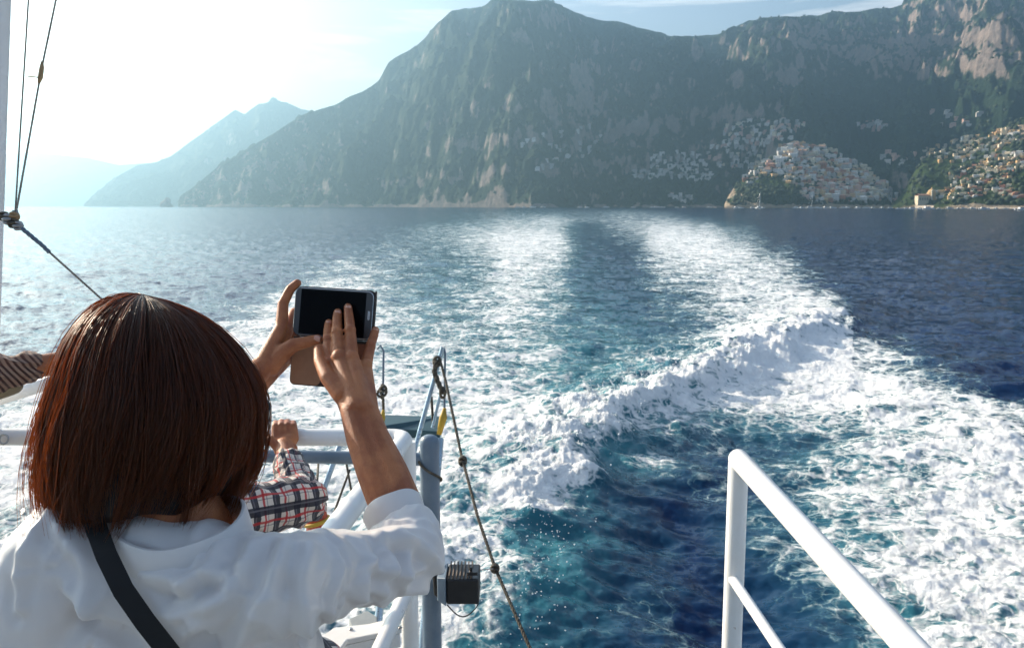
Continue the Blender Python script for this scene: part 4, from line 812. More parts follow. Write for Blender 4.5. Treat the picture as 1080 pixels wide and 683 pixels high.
# fingernails on the right hand and the left thumb
M_nail = mat('fingernail', (.62, .36, .28), .25)
def nail(px, py, d, rz_, parent, s=1.0, name='fingernail', away=-1):
    c = at(px, py, d); b = MB(); rg = []
    for k in range(7):
        t = k/6; w = .0048*s*(1-.25*abs(2*t-1)**3); rg.append([c+Vector(((math.cos(a)*w*math.cos(rz_)-(t-.5)*.0095*s*math.sin(rz_)), away*.0032*s*math.sin(a)+.0012, (t-.5)*.0095*s*math.cos(rz_)+math.cos(a)*w*math.sin(rz_))) for a in [math.pi*j/6 for j in range(7)]])
    b.loft(rg, closed=False, cap=(False, False)); return b.build(name, [M_nail], parent, smooth=True)
nail(346.6, 341.0, 1.3785, 0, body); nail(356.1, 330.2, 1.3755, 0, body, 1.05); nail(367.1, 324.9, 1.3755, 0, body); nail(395.6, 349.0, 1.3735, -.15, body, .9); nail(334.5, 357, 1.3752, 1.35, body, 1.05)
# ---- blouse
b = MB()
capsule(b, nb+Vector((0, -.01, -.052)), W_SH_L+Vector((.015, 0, -.004)), .066, .052, 24); capsule(b, nb+Vector((0, -.01, -.055)), W_SH_R+Vector((-.015, 0, 0)), .066, .055, 24)
ch = nb+Vector((-.015, .035, -.20)); capsule(b, nb+Vector((-.075, .02, -.13)), Vector((-.50, 1.02, DECK+.98)), .092, .088, 28); capsule(b, nb+Vector((.045, .02, -.13)), Vector((-.32, 1.02, DECK+.98)), .092, .088, 28); capsule(b, nb+Vector((-.01, .03, -.12)), Vector((-.41, 1.03, DECK+.95)), .10, .11, 28)
capsule(b, W_SH_L+Vector((-.002, .01, -.02)), at(25, 790, 1.0), .066, .09, 24); capsule(b, W_SH_L, W_EL_L, .054, .050, 24); capsule(b, W_EL_L, at(200, 458, 1.265), .050, .041, 24)
capsule(b, W_SH_R, at(365, 603, 1.03), .056, .049, 24); capsule(b, at(365, 603, 1.03), W_EL_R, .049, .050, 24); capsule(b, W_EL_R, at(430, 562, 1.158), .047, .043, 24); ell(b, at(433, 588, 1.13), .034, .040, .042)
bm_ = remesh(b, .0038, 8, .6)
C = co_of(bm_); Nn = no_of(bm_)
sgs = [(W_SH_R, W_EL_R), (W_EL_R, at(419, 535, 1.18)), (W_SH_L, W_EL_L), (nb+Vector((0, 0, -.05)), Vector((-.40, 1.0, DECK+.95)))]
ix, t_, a_, r_ = segs_param(C, sgs)
x_, y_, z_ = C.T
# broad soft folds of the back, fanning from the right armhole and the collar
rs = np.array(W_SH_R); dx = x_-rs[0]; dz = z_-rs[2]; th = np.arctan2(dz, -dx); rad = np.hypot(dx, dz)
back = np.where(ix == 3, 1, .35)*(y_ < .98)
f1 = ridged(th*2.2+fbm(x_*7, z_*7, 2, 4)*.7, rad*3.0, 2, 7)-.5
f2 = ridged(x_*6+z_*3.5+fbm(x_*5, z_*5, 2, 9)*.8, z_*2.0-x_*1.2, 2, 15)-.5
d = back*(f1*.026*np.clip(rad*7, 0, 1)+f2*.026)
# sleeve folds ringing the arm, tight inside the elbow
L0 = (Vector(sgs[0][1])-Vector(sgs[0][0])).length; u = np.clip(t_/L0, 0, 1.2)
ringf = ridged(t_*13+np.cos(a_+.6)*1.1+fbm(x_*9, z_*9, 2, 3)*.8, a_*.55, 2, 19)-.45
d += np.where(ix == 0, ringf*(.007+.009*sstep(.35, 1.0, u)), 0)
d += np.where(ix == 1, (ridged(t_*22+np.cos(a_)*1.3, a_*.7, 2, 23)-.45)*.010*sstep(.075, .03, t_), 0)
d += np.where(ix == 2, (ridged(t_*14+np.cos(a_)*1.2, a_*.6, 2, 29)-.45)*.008, 0)
# seam round the armhole (dropped shoulder)
d += np.where((ix == 0) | (ix == 3), .0022*np.exp(-((t_-.052)/.003)**2)-.0035*np.exp(-((t_-.045)/.004)**2), 0)*(ix == 0)
PXb, PYb = pix(x_, y_, z_)
FOLDS = [([(268, 560), (262, 590), (240, 622), (205, 645), (165, 655)], .013, 10), ([(300, 575), (285, 620), (262, 655), (240, 700)], .013, 10), ([(58, 536), (36, 560), (24, 590), (22, 640)], .010, 8), ([(75, 618), (110, 648), (150, 668)], .009, 8),
         ([(150, 604), (195, 616), (235, 604)], .010, 9), ([(326, 566), (316, 610), (322, 660)], .011, 9), ([(205, 660), (180, 690), (160, 720)], .011, 9), ([(60, 560), (85, 590), (98, 640)], .008, 8), ([(230, 575), (222, 600), (190, 625)], .008, 7),
         ([(350, 566), (357, 600), (347, 652)], .007, 4), ([(372, 556), (388, 590), (379, 630)], .010, 6), ([(391, 552), (409, 585), (400, 625)], .011, 6), ([(410, 555), (430, 580), (424, 615)], .011, 6), ([(400, 566), (440, 572), (452, 585)], .009, 6), ([(395, 600), (425, 606), (448, 600)], .008, 6)]
for pts, h_, w_ in FOLDS:
    best = np.full(len(PXb), 1e9); sg_ = np.ones(len(PXb))
    for (x0, y0), (x1, y1) in zip(pts, pts[1:]):
        l2 = (x1-x0)**2+(y1-y0)**2; tq = np.clip(((PXb-x0)*(x1-x0)+(PYb-y0)*(y1-y0))/l2, 0, 1); ax_ = PXb-x0-tq*(x1-x0); ay_ = PYb-y0-tq*(y1-y0); r_2 = np.hypot(ax_, ay_); mm = r_2 < best
        sg_ = np.where(mm, np.sign((x1-x0)*ay_-(y1-y0)*ax_), sg_); best = np.where(mm, r_2, best)
    ds = best*sg_/w_; fr_ = np.clip(-Nn[:, 1]*2+.2, 0, 1); d += h_*(np.exp(-ds**2)-.7*np.exp(-(ds-1.5)**2))*fr_
SP_ = [(70, 500), (84, 525), (100, 552), (112, 585), (130, 622), (153, 655), (182, 692), (215, 735), (245, 775)]; best = np.full(len(PXb), 1e9)
for (x0, y0), (x1, y1) in zip(SP_, SP_[1:]):
    l2 = (x1-x0)**2+(y1-y0)**2; tq = np.clip(((PXb-x0)*(x1-x0)+(PYb-y0)*(y1-y0))/l2, 0, 1); best = np.minimum(best, np.hypot(PXb-x0-tq*(x1-x0), PYb-y0-tq*(y1-y0)))
d = np.where(Nn[:, 1] < .2, d*sstep(12, 30, best)-.004*sstep(22, 10, best), d)
C += Nn*d[:, None]; setco(bm_, C)
blouse = link('blouse', bm_, M_blouse, woman)
sm = blouse.modifiers.new('s', 'SMOOTH'); sm.iterations = 3; sm.factor = .5
# collar band, cuff
def band_strip(center, axis, ru, rv, h, thick, u0, name, m, parent, flare=0, wob=0, arc=(0, 6.2832), closed=True, n=64):
    axis = Vector(axis).normalized(); u = (Vector(u0)-axis*Vector(u0).dot(axis)).normalized(); v = axis.cross(u); b = MB(); rings = []
    prof = [(-h/2, thick/2), (-h/2+.0015, thick/2+.001), (h/2-.0015, thick/2+.001), (h/2, thick/2), (h/2, -thick/2), (-h/2, -thick/2)]
    for hh, off in prof+[prof[0]]:
        rings.append([Vector(center)+u*((ru+off+flare*hh)*math.cos(a))+v*((rv+off+flare*hh)*math.sin(a))+axis*(hh+wob*math.sin(a*2+1)+wob*.5*math.sin(a*5)) for a in [arc[0]+(arc[1]-arc[0])*j/n for j in range(n if closed else n+1)]])
    b.loft(rings, closed=closed, cap=(False, False)); return b.build(name, [m], parent, autosm=50)
band_strip(nb+Vector((-.002, .002, .012)), Vector((-.05, -.12, 1)), .069, .068, .034, .003, (1, 0, 0), 'collar', M_blouse, woman, flare=-.15, wob=.002)
ca = at(417, 543, 1.178); cb = at(427, 566, 1.155); band_strip(ca.lerp(cb, .15), (ca-cb), .0385, .0385, .036, .004, (1, 0, 0), 'cuff', M_blouse, woman, flare=.08, wob=.0015)
# ---- trousers and shoes (below the frame)
b = MB(); capsule(b, hips+Vector((-.05, 0, .06)), hips+Vector((.05, 0, .06)), .125, .125)
for k in (-1, 1):
    kn = Vector((-.40+k*.09, 1.08, DECK+.50)); ft = Vector((-.40+k*.10, 1.02, DECK+.14)); capsule(b, hips+Vector((k*.08, 0, -.03)), kn, .10, .068); capsule(b, kn, ft, .068, .055)
link('trousers', remesh(b, .008, 4), fabric('navy_denim', (.03, .04, .07), .85, 0), woman)
b = MB()
for k in (-1, 1): capsule(b, Vector((-.40+k*.10, .99, DECK+.075)), Vector((-.40+k*.10, 1.16, DECK+.065)), .045, .038)
link('shoes', remesh(b, .006, 4), M_black, woman)
# ---- sunglasses arm over the right ear
b = MB(); b.tube([hp(.083, -.03, -.012), hp(.087, .0, .004), hp(.092, .07, .010)], .0035, 8); b.tube([hp(-.083, -.03, -.012), hp(-.087, .0, .004), hp(-.084, .07, .010)], .0035, 8)
for k in (-1, 1): ell(b, hp(k*.040, .098, .002), .036, .006, .026, HM, 20, 10)
ell(b, hp(.094, .066, .0), .006, .013, .017, HM, 14, 8); b.build('sunglasses', [mat('sunglasses_black', (.01, .01, .012), .12)], woman, smooth=True)
# ---- hair: an opaque under-layer and thousands of fine strands
def hair_mat(name, dark, mid, trans):
    m = mat(name, dark, .42); nt = m.node_tree; b = nt.nodes['Principled BSDF']; L = nt.links.new; b.inputs['Specular IOR Level'].default_value = .45
    a = N(nt, 'ShaderNodeAttribute', attribute_name='tone'); mx = N(nt, 'ShaderNodeMix', data_type='RGBA'); mx.inputs[6].default_value = (*dark, 1); mx.inputs[7].default_value = (*mid, 1)
    L(a.outputs['Fac'], mx.inputs[0]); L(mx.outputs[2], b.inputs['Base Color']); t = N(nt, 'ShaderNodeBsdfTranslucent'); t.inputs[0].default_value = (*trans, 1)
    s = N(nt, 'ShaderNodeMixShader'); s.inputs[0].default_value = .35; L(b.outputs[0], s.inputs[1]); L(t.outputs[0], s.inputs[2]); L(s.outputs[0], nt.nodes['Material Output'].inputs[0]); return m
M_hair = hair_mat('auburn_hair', (.008, .0035, .0022), (.055, .018, .007), (1.0, .42, .07)); M_scalp = mat('hair_underlayer', (.010, .0045, .003), .7)
def hair_surface(phi, s, lay, HA):
    """phi: 0 = back (towards the viewer), +90 = right; s: 0 crown .. 1 tip; lay: 0 inner .. 1 outer"""
    a, bk, c, zb = HA; f = np.clip(s/.50, 0, 1)*math.pi/2; low = np.clip((s-.50)/.50, 0, 1)
    w = np.sin(f)**.92; z = np.cos(f)*c
    z = np.where(s > .5, -low*zb(phi), z); w = w*(1+.05*np.sin(low*math.pi*.9)-.33*low**2.0)
    k = .84+.16*lay; X_ = np.sin(phi)*a*w*k; Y_ = -np.cos(phi)*bk*w*k
    return X_, Y_, z*(.90+.10*lay)
def make_hair(parent, hp_m, HC, HA, n, seed, wid, name='hair', face=52, mat_=None, wind=.0):
    rg = np.random.default_rng(seed); ns = 15; S_ = np.linspace(0, 1, ns)
    ncl = 260; cphi = rg.uniform(-math.pi, math.pi, ncl); ctip = rg.uniform(.80, 1.0, ncl); camp = rg.normal(0, 1, (ncl, 3)); ctone = rg.uniform(0, 1, ncl)
    ci = rg.integers(0, ncl, n); sp = rg.normal(0, .040, n); phi0 = cphi[ci]+sp; lay = rg.uniform(0, 1, n)**.6; tl = ctip[ci]*rg.uniform(.90, 1.02, n); tl = np.where((rg.uniform(0, 1, ncl) < .42)[ci], tl*rg.uniform(.60, .92, ncl)[ci], tl)
    pd = np.degrees(np.abs((phi0+math.pi) % (2*math.pi)-math.pi)); keep = pd < 180-face; phi0, lay, tl, ci = phi0[keep], lay[keep], tl[keep], ci[keep]; n = len(phi0)
    s = S_[None, :]*tl[:, None]; wob = rg.uniform(0, 6.28, n)[:, None]
    ph = phi0[:, None]+.15*np.sin(s*4.5+camp[ci, 0][:, None]*2)*s+.035*np.sin(s*11+wob)*s
    X_, Y_, Z_ = hair_surface(ph, s, (lay[:, None]*np.ones_like(s)+.09*np.sin(s*5.5+camp[ci, 2][:, None]*2)*s+.22*s*s*camp[ci, 1][:, None]), HA)
    fly = (rg.uniform(0, 1, n) < .10+.22*np.clip(-np.sin(phi0), 0, 1)**3)[:, None]*rg.uniform(0, 1, n)[:, None]**1.5; X_ = X_*(1+fly*.22*s*s)+wind*fly*s*s; Z_ = Z_+fly*.02*s*np.sin(s*6+wob); Y_ = Y_*(1+fly*.12*s*s)
    X_ += camp[ci, 2][:, None]*.014*s*s*np.sin(s*4+camp[ci, 0][:, None]); Z_ += .003*np.sin(wob)*s
    X_ += -.052*(1-np.clip(s/.45, 0, 1))**1.2      # crown sits off centre, at the parting
    P = np.stack([X_, Y_, Z_], -1)@np.array(hp_m).T+np.array(HC)
    T = np.gradient(P, axis=1); T /= np.linalg.norm(T, axis=2, keepdims=True)+1e-9; rnd_ = rg.normal(size=(n, 1, 3)); U = np.cross(T, rnd_); U /= np.linalg.norm(U, axis=2, keepdims=True)+1e-9; Vv = np.cross(T, U)
    wd = (wid*rg.uniform(.6, 1.3, n)[:, None]*(1-.72*S_[None, :]**3))[..., None]
    ring = np.stack([P+(U*math.cos(a)+Vv*math.sin(a))*wd for a in (0, 2.094, 4.189)], 2)      # n, ns, 3, 3
    Vt = ring.reshape(-1, 3); base_ = (np.arange(n)*ns*3)[:, None, None]; i = np.arange(ns-1)[None, :, None]; j = np.arange(3)[None, None, :]; j2 = (j+1) % 3
    F = np.stack([base_+i*3+j, base_+i*3+j2, base_+(i+1)*3+j2, base_+(i+1)*3+j], -1).reshape(-1, 4)
    me = np_mesh(name, Vt, F); tone = np.clip(ctone[ci]*.7+rg.uniform(0, .4, n), 0, 1); attr(me, 'tone', np.repeat(tone, ns*3)); o = link(name, me, mat_ or M_hair, parent)
    # under-layer
    ph, s = np.meshgrid(np.linspace(-math.pi+R(face), math.pi-R(face), 60), np.linspace(0, .93, 26)); X_, Y_, Z_ = hair_surface(ph, s, np.full(ph.shape, .12), HA); X_ = X_-.052*(1-np.clip(s/.45, 0, 1))**1.2
    P = np.stack([X_, Y_, Z_], -1)@np.array(hp_m).T+np.array(HC); me = np_mesh('hair_underlayer', P.reshape(-1, 3), grid_faces(26, 60)); u_ = link('hair_underlayer', me, M_scalp, o); sol = u_.modifiers.new('t', 'SOLIDIFY'); sol.thickness = .004
    return o
zb = lambda ph: .146-.026*np.clip(np.sin(ph), -1, 1)+.004*np.sin(ph*7)
HR = Matrix.Rotation(R(7), 3, 'Y'); HMh = HM @ HR
HCh = HC+Vector((0, 0, .004))
make_hair(woman, HMh, HCh, (.113, .120, .121, zb), 17000, 5, .00048, face=50, wind=-.01)
# ======================= phone and its folding case
TL, TR, BL = at(311, 301, 1.408), at(397.5, 306.5, 1.392), at(310, 352, 1.405)
px_ = (TR-TL); PW = px_.length; px_.normalize(); py_ = (BL-TL); py_ = (py_-px_*py_.dot(px_)); PH = .083; py_.normalize(); pz_ = px_.cross(py_).normalized()
if pz_.y < 0: pz_ = -pz_            # points away from the viewer
pc = TL+px_*PW/2+py_*PH/2; e = empty('phone', pc, 'black smartphone with silver edge held level in an open folding case', 'phone')
def slab(name, x0, x1, y0, y1, z0, z1, rad, m, parent, bev=.0008, nn=6, off=pc):
    pts = []
    for cx, cy, a0 in ((x1-rad, y1-rad, 0), (x0+rad, y1-rad, 90), (x0+rad, y0+rad, 180), (x1-rad, y0+rad, 270)):
        for k in range(nn+1): a = R(a0+90*k/nn); pts.append((cx+rad*math.cos(a), cy+rad*math.sin(a)))
    b = MB(); b.loft([[off+px_*x+py_*y+pz_*z for x, y in pts] for z in (z0, z1)]); return b.build(name, [m], parent, bevel=bev)
w2, h2 = PW/2-.003, PH/2-.002
M_sil = mat('phone_silver', (.42, .42, .43), .25, Metallic=.8); M_glass = mat('phone_black_glass', (.003, .003, .004), .12, Specular_IOR_Level=.06); M_bez = mat('phone_bezel', (.05, .05, .055), .2); M_case = worn('case_black_leather', (.02, .017, .016), (.03, .026, .024), .5, 80, .1)
M_tanc = worn('case_tan_lining', (.40, .23, .14), (.34, .19, .115), .6, 30, .04); M_brn = worn('case_brown_edge', (.20, .07, .035), (.14, .05, .03), .5, 30, .05)
slab('frame', -w2, w2, -h2, h2, -.003, .004, .011, M_sil, e, .0015); slab('bezel', -w2+.0012, w2-.0012, -h2+.0012, h2-.0012, -.0034, -.0031, .010, M_bez, e, 0)
slab('screen', -w2+.0105, w2-.0125, -h2+.003, h2-.003, -.0038, -.0036, .001, M_glass, e, 0); slab('home_button', w2-.0085, w2-.0045, -.0075, .0075, -.0040, -.0036, .0019, M_sil, e, .0002)
cs = slab('case', -w2-.0022, w2+.0028, -h2-.0022, h2+.0022, .0042, .0068, .012, M_case, e, .001); slab('case_rim', w2+.0004, w2+.0028, -h2-.001, h2+.001, -.001, .0041, .001, M_case, e, .0004)
# flap hanging from the lower edge
def slabf(name, x0, x1, m, z0, z1): return slab(name, x0, x1, h2+.006, h2+.082, z0, z1, .009, m, cs, .0008)
slab('hinge', -w2, w2, h2+.0024, h2+.0065, .0045, .0075, .001, M_case, cs, .0005)
slabf('flap', -w2-.002, w2+.003, M_case, .0062, .0080); slab('flap_lining', -w2-.001, -w2+.050, h2+.0075, h2+.0805, .0055, .0061, .008, M_tanc, cs, 0); slab('flap_lining', -w2+.0545, w2+.002, h2+.0075, h2+.0805, .0055, .0061, .008, M_brn, cs, 0)
# ======================= shoulder bag strap
S0 = at(88, 545, .868); pts = []
e = empty('shoulder_bag', Vector((-.17, 1.0, DECK+.95)), 'black bag strap running diagonally over the back of the white blouse', 'bag')
BVb = BVHTree.FromPolygons([tuple(v) for v in C], [tuple(p.vertices) for p in bm_.polygons])
ctrl = [(70, 500), (84, 525), (100, 552), (112, 585), (130, 622), (153, 655), (182, 692), (215, 735), (245, 775)]
L1, L2 = [], []; half = 12.0
for k in range(41):
    u = k/40*(len(ctrl)-1); i = min(len(ctrl)-2, int(u)); f = u-i; x = ctrl[i][0]*(1-f)+ctrl[i+1][0]*f; y = ctrl[i][1]*(1-f)+ctrl[i+1][1]*f
    i0, i1 = ctrl[i], ctrl[i+1]; tx, ty = i1[0]-i0[0], i1[1]-i0[1]; l = math.hypot(tx, ty); nx_, ny_ = ty/l, -tx/l; row = []
    for q in (-1, -.5, 0, .5, 1):
        r = ray(x+nx_*half*q, y+ny_*half*q).normalized(); p, nn_, _, dd_ = BVb.ray_cast(Vector((0, 0, CZ)), r); row.append(dd_ if dd_ else None)
    L1.append(((x, y, nx_, ny_), row))
dm = [np.mean([q for q in r if q] or [np.nan]) for _, r in L1]; dm = np.array(dm); ok = ~np.isnan(dm); dm = np.interp(np.arange(41), np.arange(41)[ok], dm[ok]); ker = np.ones(5)/5; kk = np.arange(41); pf = np.polyval(np.polyfit(kk, dm, 4), kk); dmn = pf-max(0, np.max(pf-dm))*.8-.009
rings = []
for ((x, y, nx_, ny_), _), d0 in zip(L1, dmn):
    fr = []
    for q in (-1, 1): fr.append(Vector((0, 0, CZ))+ray(x+nx_*half*q, y+ny_*half*q).normalized()*d0)
    dv = ray(x, y).normalized()*.003; rings.append([fr[0], fr[1], fr[1]+dv, fr[0]+dv])
b = MB(); b.loft(rings); b.build('strap', [fabric('black_webbing', (.008, .008, .009), .8, 0, weave=1500)], e, bevel=.0008)
b = MB(); c = Vector((-.14, .96, DECK+.93)); b.box(c.x-.06, c.x+.03, c.y-.12, c.y+.10, c.z-.12, c.z+.07); b.build('bag', [M_black], e, bevel=.02)
# ======================= passenger in the plaid shirt
def plaid():
    m = mat('plaid_cotton', (.7, .6, .5), .85); nt = m.node_tree; b = nt.nodes['Principled BSDF']; L = nt.links.new; b.inputs['Sheen Weight'].default_value = .2
    a = N(nt, 'ShaderNodeAttribute', attribute_name='uvp'); s = N(nt, 'ShaderNodeSeparateXYZ'); L(a.outputs['Vector'], s.inputs[0]); M = lambda op, x, y=None: _m(nt, op, x, y)
    def _m(nt, op, x, y):
        n = N(nt, 'ShaderNodeMath', operation=op)
        for i, v in enumerate((x, y)):
            if v is None: continue
            if isinstance(v, (int, float)): n.inputs[i].default_value = v
            else: L(v, n.inputs[i])
        return n.outputs[0]
    def stripes(c, lo, hi): f = M('FRACT', M('MULTIPLY', c, 1/.052)); return M('MULTIPLY', M('GREATER_THAN', f, lo), M('LESS_THAN', f, hi))
    col = (.72, .65, .58, 1); prev = None
    def layer(prevsock, fac, c):
        n = N(nt, 'ShaderNodeMix', data_type='RGBA'); n.inputs[7].default_value = (*c, 1)
        if prevsock is None: n.inputs[6].default_value = col
        else: L(prevsock, n.inputs[6])
        L(fac, n.inputs[0]); return n.outputs[2]
    o = None
    for ax in ('X', 'Y'):
        c = s.outputs[ax]
        o = layer(o, M('MULTIPLY', stripes(c, .05, .38), .95), (.012, .013, .028)); o = layer(o, M('MULTIPLY', stripes(c, .14, .20), .5), (.20, .19, .22)); o = layer(o, M('MULTIPLY', stripes(c, .58, .68), .9), (.50, .025, .03)); o = layer(o, M('MULTIPLY', stripes(c, .76, .80), .55), (.04, .045, .09))
    L(o, b.inputs['Base Color']); t = N(nt, 'ShaderNodeBsdfTranslucent'); L(o, t.inputs[0]); ms = N(nt, 'ShaderNodeMixShader'); ms.inputs[0].default_value = .15; L(b.outputs[0], ms.inputs[1]); L(t.outputs[0], ms.inputs[2]); L(ms.outputs[0], nt.nodes['Material Output'].inputs[0])
    return m
M_plaid = plaid()
p_sh, p_shl = at(205, 548, 1.88), at(125, 552, 1.98); p_el = at(318, 528, 2.06); p_wr = at(303, 480, 2.20); p_hip = at(270, 760, 1.66); p_hc = at(140, 470, 2.03)
pl = person_root('person', Vector((-.5, 1.75, DECK+.03)), 'passenger in a red, navy and cream plaid shirt leaning on the rail behind the woman')
b = MB(); hv = lambda x, y, z: p_hc+Vector((x, y, z)); head_parts(b, hv, Matrix.Identity(3), .95); capsule(b, hv(0, -.02, -.05), p_sh.lerp(p_shl, .5)+Vector((0, .02, .03)), .05, .055)
pm = p_sh.lerp(p_shl, .5); capsule(b, p_sh, p_shl, .05, .05); capsule(b, pm, p_hip, .09, .11)
for k in (-1, 1): kn = Vector((p_hip.x+k*.09, 1.80, DECK+.47)); ft = Vector((p_hip.x+k*.10, 1.70, DECK+.10)); capsule(b, p_hip+Vector((k*.08, 0, -.03)), kn, .085, .052); capsule(b, kn, ft, .05, .035); capsule(b, ft, ft+Vector((0, .13, -.04)), .034, .026)
capsule(b, p_sh, p_el, .04, .036); pl3 = remesh(b, .006, 4)
b = MB(); chain(b, [(318, 528, 2.06, .034), (303, 482, 2.2, .024), (300, 470, 2.24, .024)]); chain(b, [(297, 474, 2.24, .020), (306, 474, 2.24, .020)]); chain(b, [(294, 466, 2.26, .020), (306, 464, 2.26, .020)])
for k in range(4):
    x0 = 290.5+k*6.3; chain(b, [(x0+1, 462, 2.26, .0125), (x0, 448+abs(k-1.5)*1.0, 2.275, .0105), (x0, 444+abs(k-1.5)*1.2, 2.305, .0088), (x0, 450, 2.335, .0078)])
chain(b, [(292, 470, 2.235, .014), (285, 464, 2.235, .011), (281, 459, 2.25, .009)]); pl1 = remesh(b, .0028, 3)
pbody = link('body', join_meshes([pl3, pl1], 'body'), M_skin, pl)
b = MB(); capsule(b, p_sh+Vector((.01, 0, 0)), p_shl, .068, .066, 24); capsule(b, pm+Vector((.05, 0, -.05)), p_hip+Vector((.03, 0, .03)), .115, .140, 28); capsule(b, pm+Vector((-.07, 0, -.05)), p_hip+Vector((-.04, 0, .03)), .11, .135, 28)
capsule(b, p_sh, p_el, .064, .054, 24); capsule(b, p_el, at(304, 488, 2.18), .052, .037, 24); capsule(b, p_shl, at(115, 500, 2.18), .062, .05)
capsule(b, p_hip+Vector((.05, 0, .12)), at(332, 705, 1.70), .08, .070); capsule(b, p_sh, p_el, .070, .060, 24)
sm_ = remesh(b, .006, 5); C2 = co_of(sm_); N2 = no_of(sm_)
sg = [(p_sh, p_el), (p_el, at(302, 478, 2.2)), (pm, p_hip), (p_shl, at(115, 500, 2.18))]; ix2, t2, a2_, r2_ = segs_param(C2, sg)
dd = np.where(ix2 < 2, (ridged(t2*14+np.cos(a2_)*1.2, a2_*.6, 2, 3)-.45)*.013, (ridged(C2[:, 0]*6+C2[:, 2]*3, C2[:, 2]*3, 2, 8)-.45)*.018)
C2 = C2+N2*dd[:, None]; setco(sm_, C2)
uv = np.stack([t2+ix2*.017, a2_*np.where(ix2 == 2, .15, .055), 0*t2], -1); attr3(sm_, 'uvp', uv); link('shirt', sm_, M_plaid, pl)
b = MB(); capsule(b, p_hip+Vector((-.06, 0, -.08)), p_hip+Vector((.06, 0, -.08)), .13, .13)
for k in (-1, 1): kn = Vector((p_hip.x+k*.09, 1.80, DECK+.47)); ft = Vector((p_hip.x+k*.10, 1.70, DECK+.14)); capsule(b, p_hip+Vector((k*.08, 0, -.05)), kn, .10, .07); capsule(b, kn, ft, .07, .058)
link('trousers', remesh(b, .01, 4), bpy.data.materials['navy_denim'], pl)
b = MB()
for k in (-1, 1): capsule(b, Vector((p_hip.x+k*.10, 1.68, DECK+.075)), Vector((p_hip.x+k*.10, 1.85, DECK+.065)), .045, .038)
link('shoes', remesh(b, .008, 3), M_black, pl)
M_hair2 = hair_mat('dark_brown_hair', (.012, .007, .005), (.035, .018, .010), (.25, .09, .03))
make_hair(pl, Matrix.Identity(3), p_hc, (.095, .105, .105, lambda ph: .12+0*ph), 2600, 9, .0011, face=55, mat_=M_hair2)
b = MB(); b.tube([at(253, 484, 2.12), at(260, 492, 2.12), at(262, 505, 2.1)], [.02, .022, .02], 12); o = b.build('neck_scarf', [fabric('blue_stripe', (.05, .08, .25), .8, 0)], pl, smooth=True)
# ======================= passenger cut off by the left edge
M_sheer = fabric('striped_brown_sleeve', (.20, .12, .08), .7, .35, (.6, .35, .2)); nt = M_sheer.node_tree; bb = nt.nodes['Principled BSDF']; a = N(nt, 'ShaderNodeAttribute', attribute_name='uvp'); wv = N(nt, 'ShaderNodeTexWave', ins={'Scale': 26, 'Distortion': 1.2, 'Detail': 2}); cr = N(nt, 'ShaderNodeValToRGB'); cr.color_ramp.elements[0].color = (.05, .035, .035, 1); cr.color_ramp.elements[1].color = (.40, .26, .18, 1); cr.color_ramp.elements[0].position = .3; cr.color_ramp.elements[1].position = .6
nt.links.new(a.outputs['Vector'], wv.inputs[0]); nt.links.new(wv.outputs[0], cr.inputs[0]); nt.links.new(cr.outputs[0], bb.inputs['Base Color'])
q_sh, q_el, q_wr = at(-190, 400, 1.75), at(-55, 405, 1.80), at(52, 384, 1.92); q_hc = q_sh+Vector((-.17, .02, .27)); q_hip = q_sh+Vector((-.16, -.02, -.52)); q_shl = q_sh+Vector((-.34, .04, 0))
ql = person_root('person', Vector((q_hip.x, q_hip.y, DECK+.03)), 'passenger at the left edge, of whom only a forearm in a striped brown sleeve shows')
b = MB(); hv2 = lambda x, y, z: q_hc+Vector((x, y, z)); head_parts(b, hv2, Matrix.Identity(3), 1.0); capsule(b, q_hc+Vector((0, -.02, -.05)), q_sh.lerp(q_shl, .5)+Vector((0, 0, .02)), .052, .06); capsule(b, q_sh, q_shl, .055, .055); capsule(b, q_sh.lerp(q_shl, .5), q_hip, .10, .12); capsule(b, q_sh, q_el, .045, .038)
for k in (-1, 1): kn = Vector((q_hip.x+k*.09, q_hip.y+.04, DECK+.50)); ft = Vector((q_hip.x+k*.10, q_hip.y, DECK+.10)); capsule(b, q_hip+Vector((k*.08, 0, -.03)), kn, .085, .052); capsule(b, kn, ft, .05, .035); capsule(b, ft, ft+Vector((0, .13, -.04)), .034, .026)
q3 = remesh(b, .006, 4); b = MB(); chain(b, [(-55, 405, 1.8, .036), (40, 386, 1.91, .026), (60, 383, 1.93, .026)]); 
for k in range(4): chain(b, [(60, 378+k*4, 1.93, .013), (85, 377+k*5, 1.95, .011), (100, 382+k*5, 1.98, .009), (102, 394+k*4, 1.99, .008)])
chain(b, [(60, 384, 1.92, .014), (78, 392, 1.91, .012), (90, 398, 1.92, .009)]); q1 = remesh(b, .003, 3); link('body', join_meshes([q3, q1], 'body'), M_skin, ql)
b = MB(); capsule(b, q_sh, q_el, .062, .055, 20); capsule(b, q_el, at(30, 387, 1.90), .052, .034, 20); s3 = remesh(b, .005, 4); C3 = co_of(s3); N3 = no_of(s3); ix3, t3, a3, r3 = segs_param(C3, [(q_sh, q_el), (q_el, q_wr)]); C3 = C3+N3*((ridged(t3*20+np.cos(a3), a3*.5, 2, 3)-.45)*.012)[:, None]; setco(s3, C3); attr3(s3, 'uvp', np.stack([t3+ix3*.2+np.cos(a3)*.02, 0*t3, 0*t3], -1)); link('sleeve', s3, M_sheer, ql)
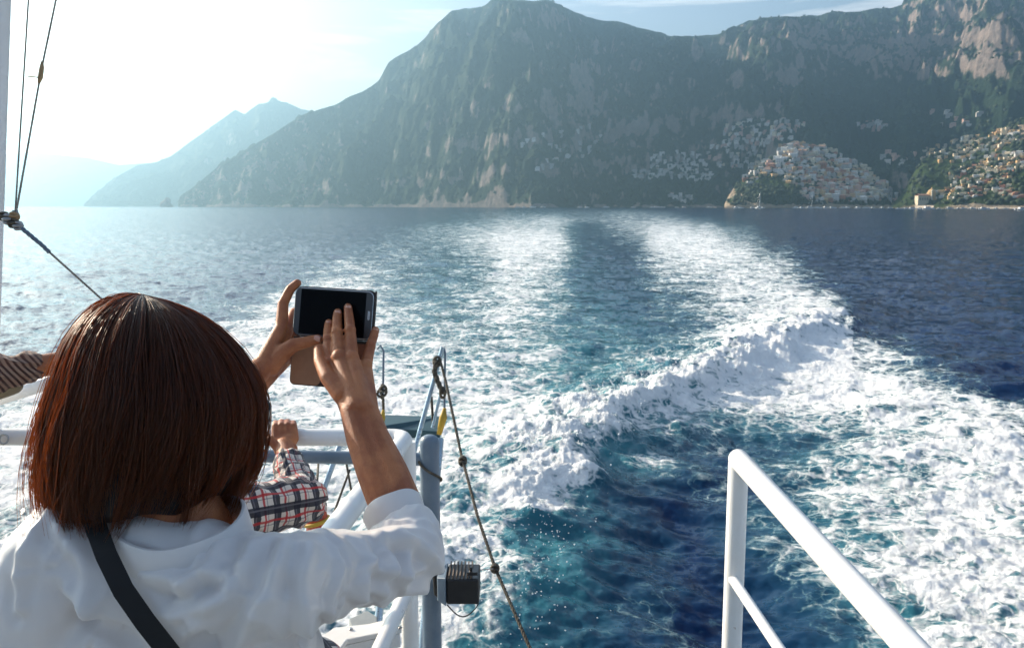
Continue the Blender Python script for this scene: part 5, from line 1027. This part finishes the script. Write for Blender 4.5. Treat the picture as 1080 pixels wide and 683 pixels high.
b = MB(); capsule(b, q_sh+Vector((-.03, 0, -.02)), q_shl, .075, .07); capsule(b, q_sh.lerp(q_shl, .3)+Vector((0, 0, -.08)), q_hip+Vector((.05, 0, 0)), .12, .14); capsule(b, q_sh.lerp(q_shl, .7)+Vector((0, 0, -.08)), q_hip+Vector((-.05, 0, 0)), .12, .14); capsule(b, q_sh+Vector((0, 0, -.06)), at(-40, 420, 1.83), .05, .030); capsule(b, at(-40, 420, 1.83), at(14, 406, 1.88), .030, .022); link('vest', remesh(b, .007, 5), fabric('khaki_cotton', (.30, .23, .13), .8, .1), ql)
b = MB(); capsule(b, q_hip+Vector((-.06, 0, -.06)), q_hip+Vector((.06, 0, -.06)), .13, .13)
for k in (-1, 1): kn = Vector((q_hip.x+k*.09, q_hip.y+.04, DECK+.50)); ft = Vector((q_hip.x+k*.10, q_hip.y, DECK+.14)); capsule(b, q_hip+Vector((k*.08, 0, -.05)), kn, .10, .07); capsule(b, kn, ft, .07, .058)
link('trousers', remesh(b, .01, 4), fabric('grey_cotton', (.12, .12, .13), .85, 0), ql)
make_hair(ql, Matrix.Identity(3), q_hc, (.092, .10, .10, lambda ph: .07+0*ph), 1500, 12, .0012, face=55, mat_=M_hair2)
b = MB(); bag = at(5, 398, 1.83); 
# ======================= spray thrown up beside the stern
rg = np.random.default_rng(3); ico = bmesh.new(); bmesh.ops.create_icosphere(ico, subdivisions=1, radius=1); iv = np.array([v.co[:] for v in ico.verts]); fi = np.array([[v.index for v in f.verts] for f in ico.faces]); ico.free(); VV, FF = [], []
for k in range(1800):
    if k < 700: g = ground(rg.normal(545, 34), rg.normal(590, 60)); z = abs(rg.normal(.25, .35)); s = rg.uniform(.003, .011)
    else:
        u = rg.uniform(2, 8.0); i = int(u); f = u-i; q = CRW[i]*(1-f)+CRW[i+1]*f; g = Vector((q[0]+rg.normal(0, .5), q[1]+rg.normal(0, .4), 0)); z = CRH[i]*.8+abs(rg.normal(0, .22)); s = rg.uniform(.005, .018)
    VV.append(iv*s*rg.uniform(.5, 1.5, 3)+np.array([g.x, g.y, z])); FF.append(fi+k*len(iv))
me = np_mesh('spray', np.vstack(VV), np.vstack(FF)); o = link('spray', me, mat('spray_drop', (.85, .88, .9), .15)); tag(o, 'white drops of spray flying over the wake', 'spray', kind='stuff')
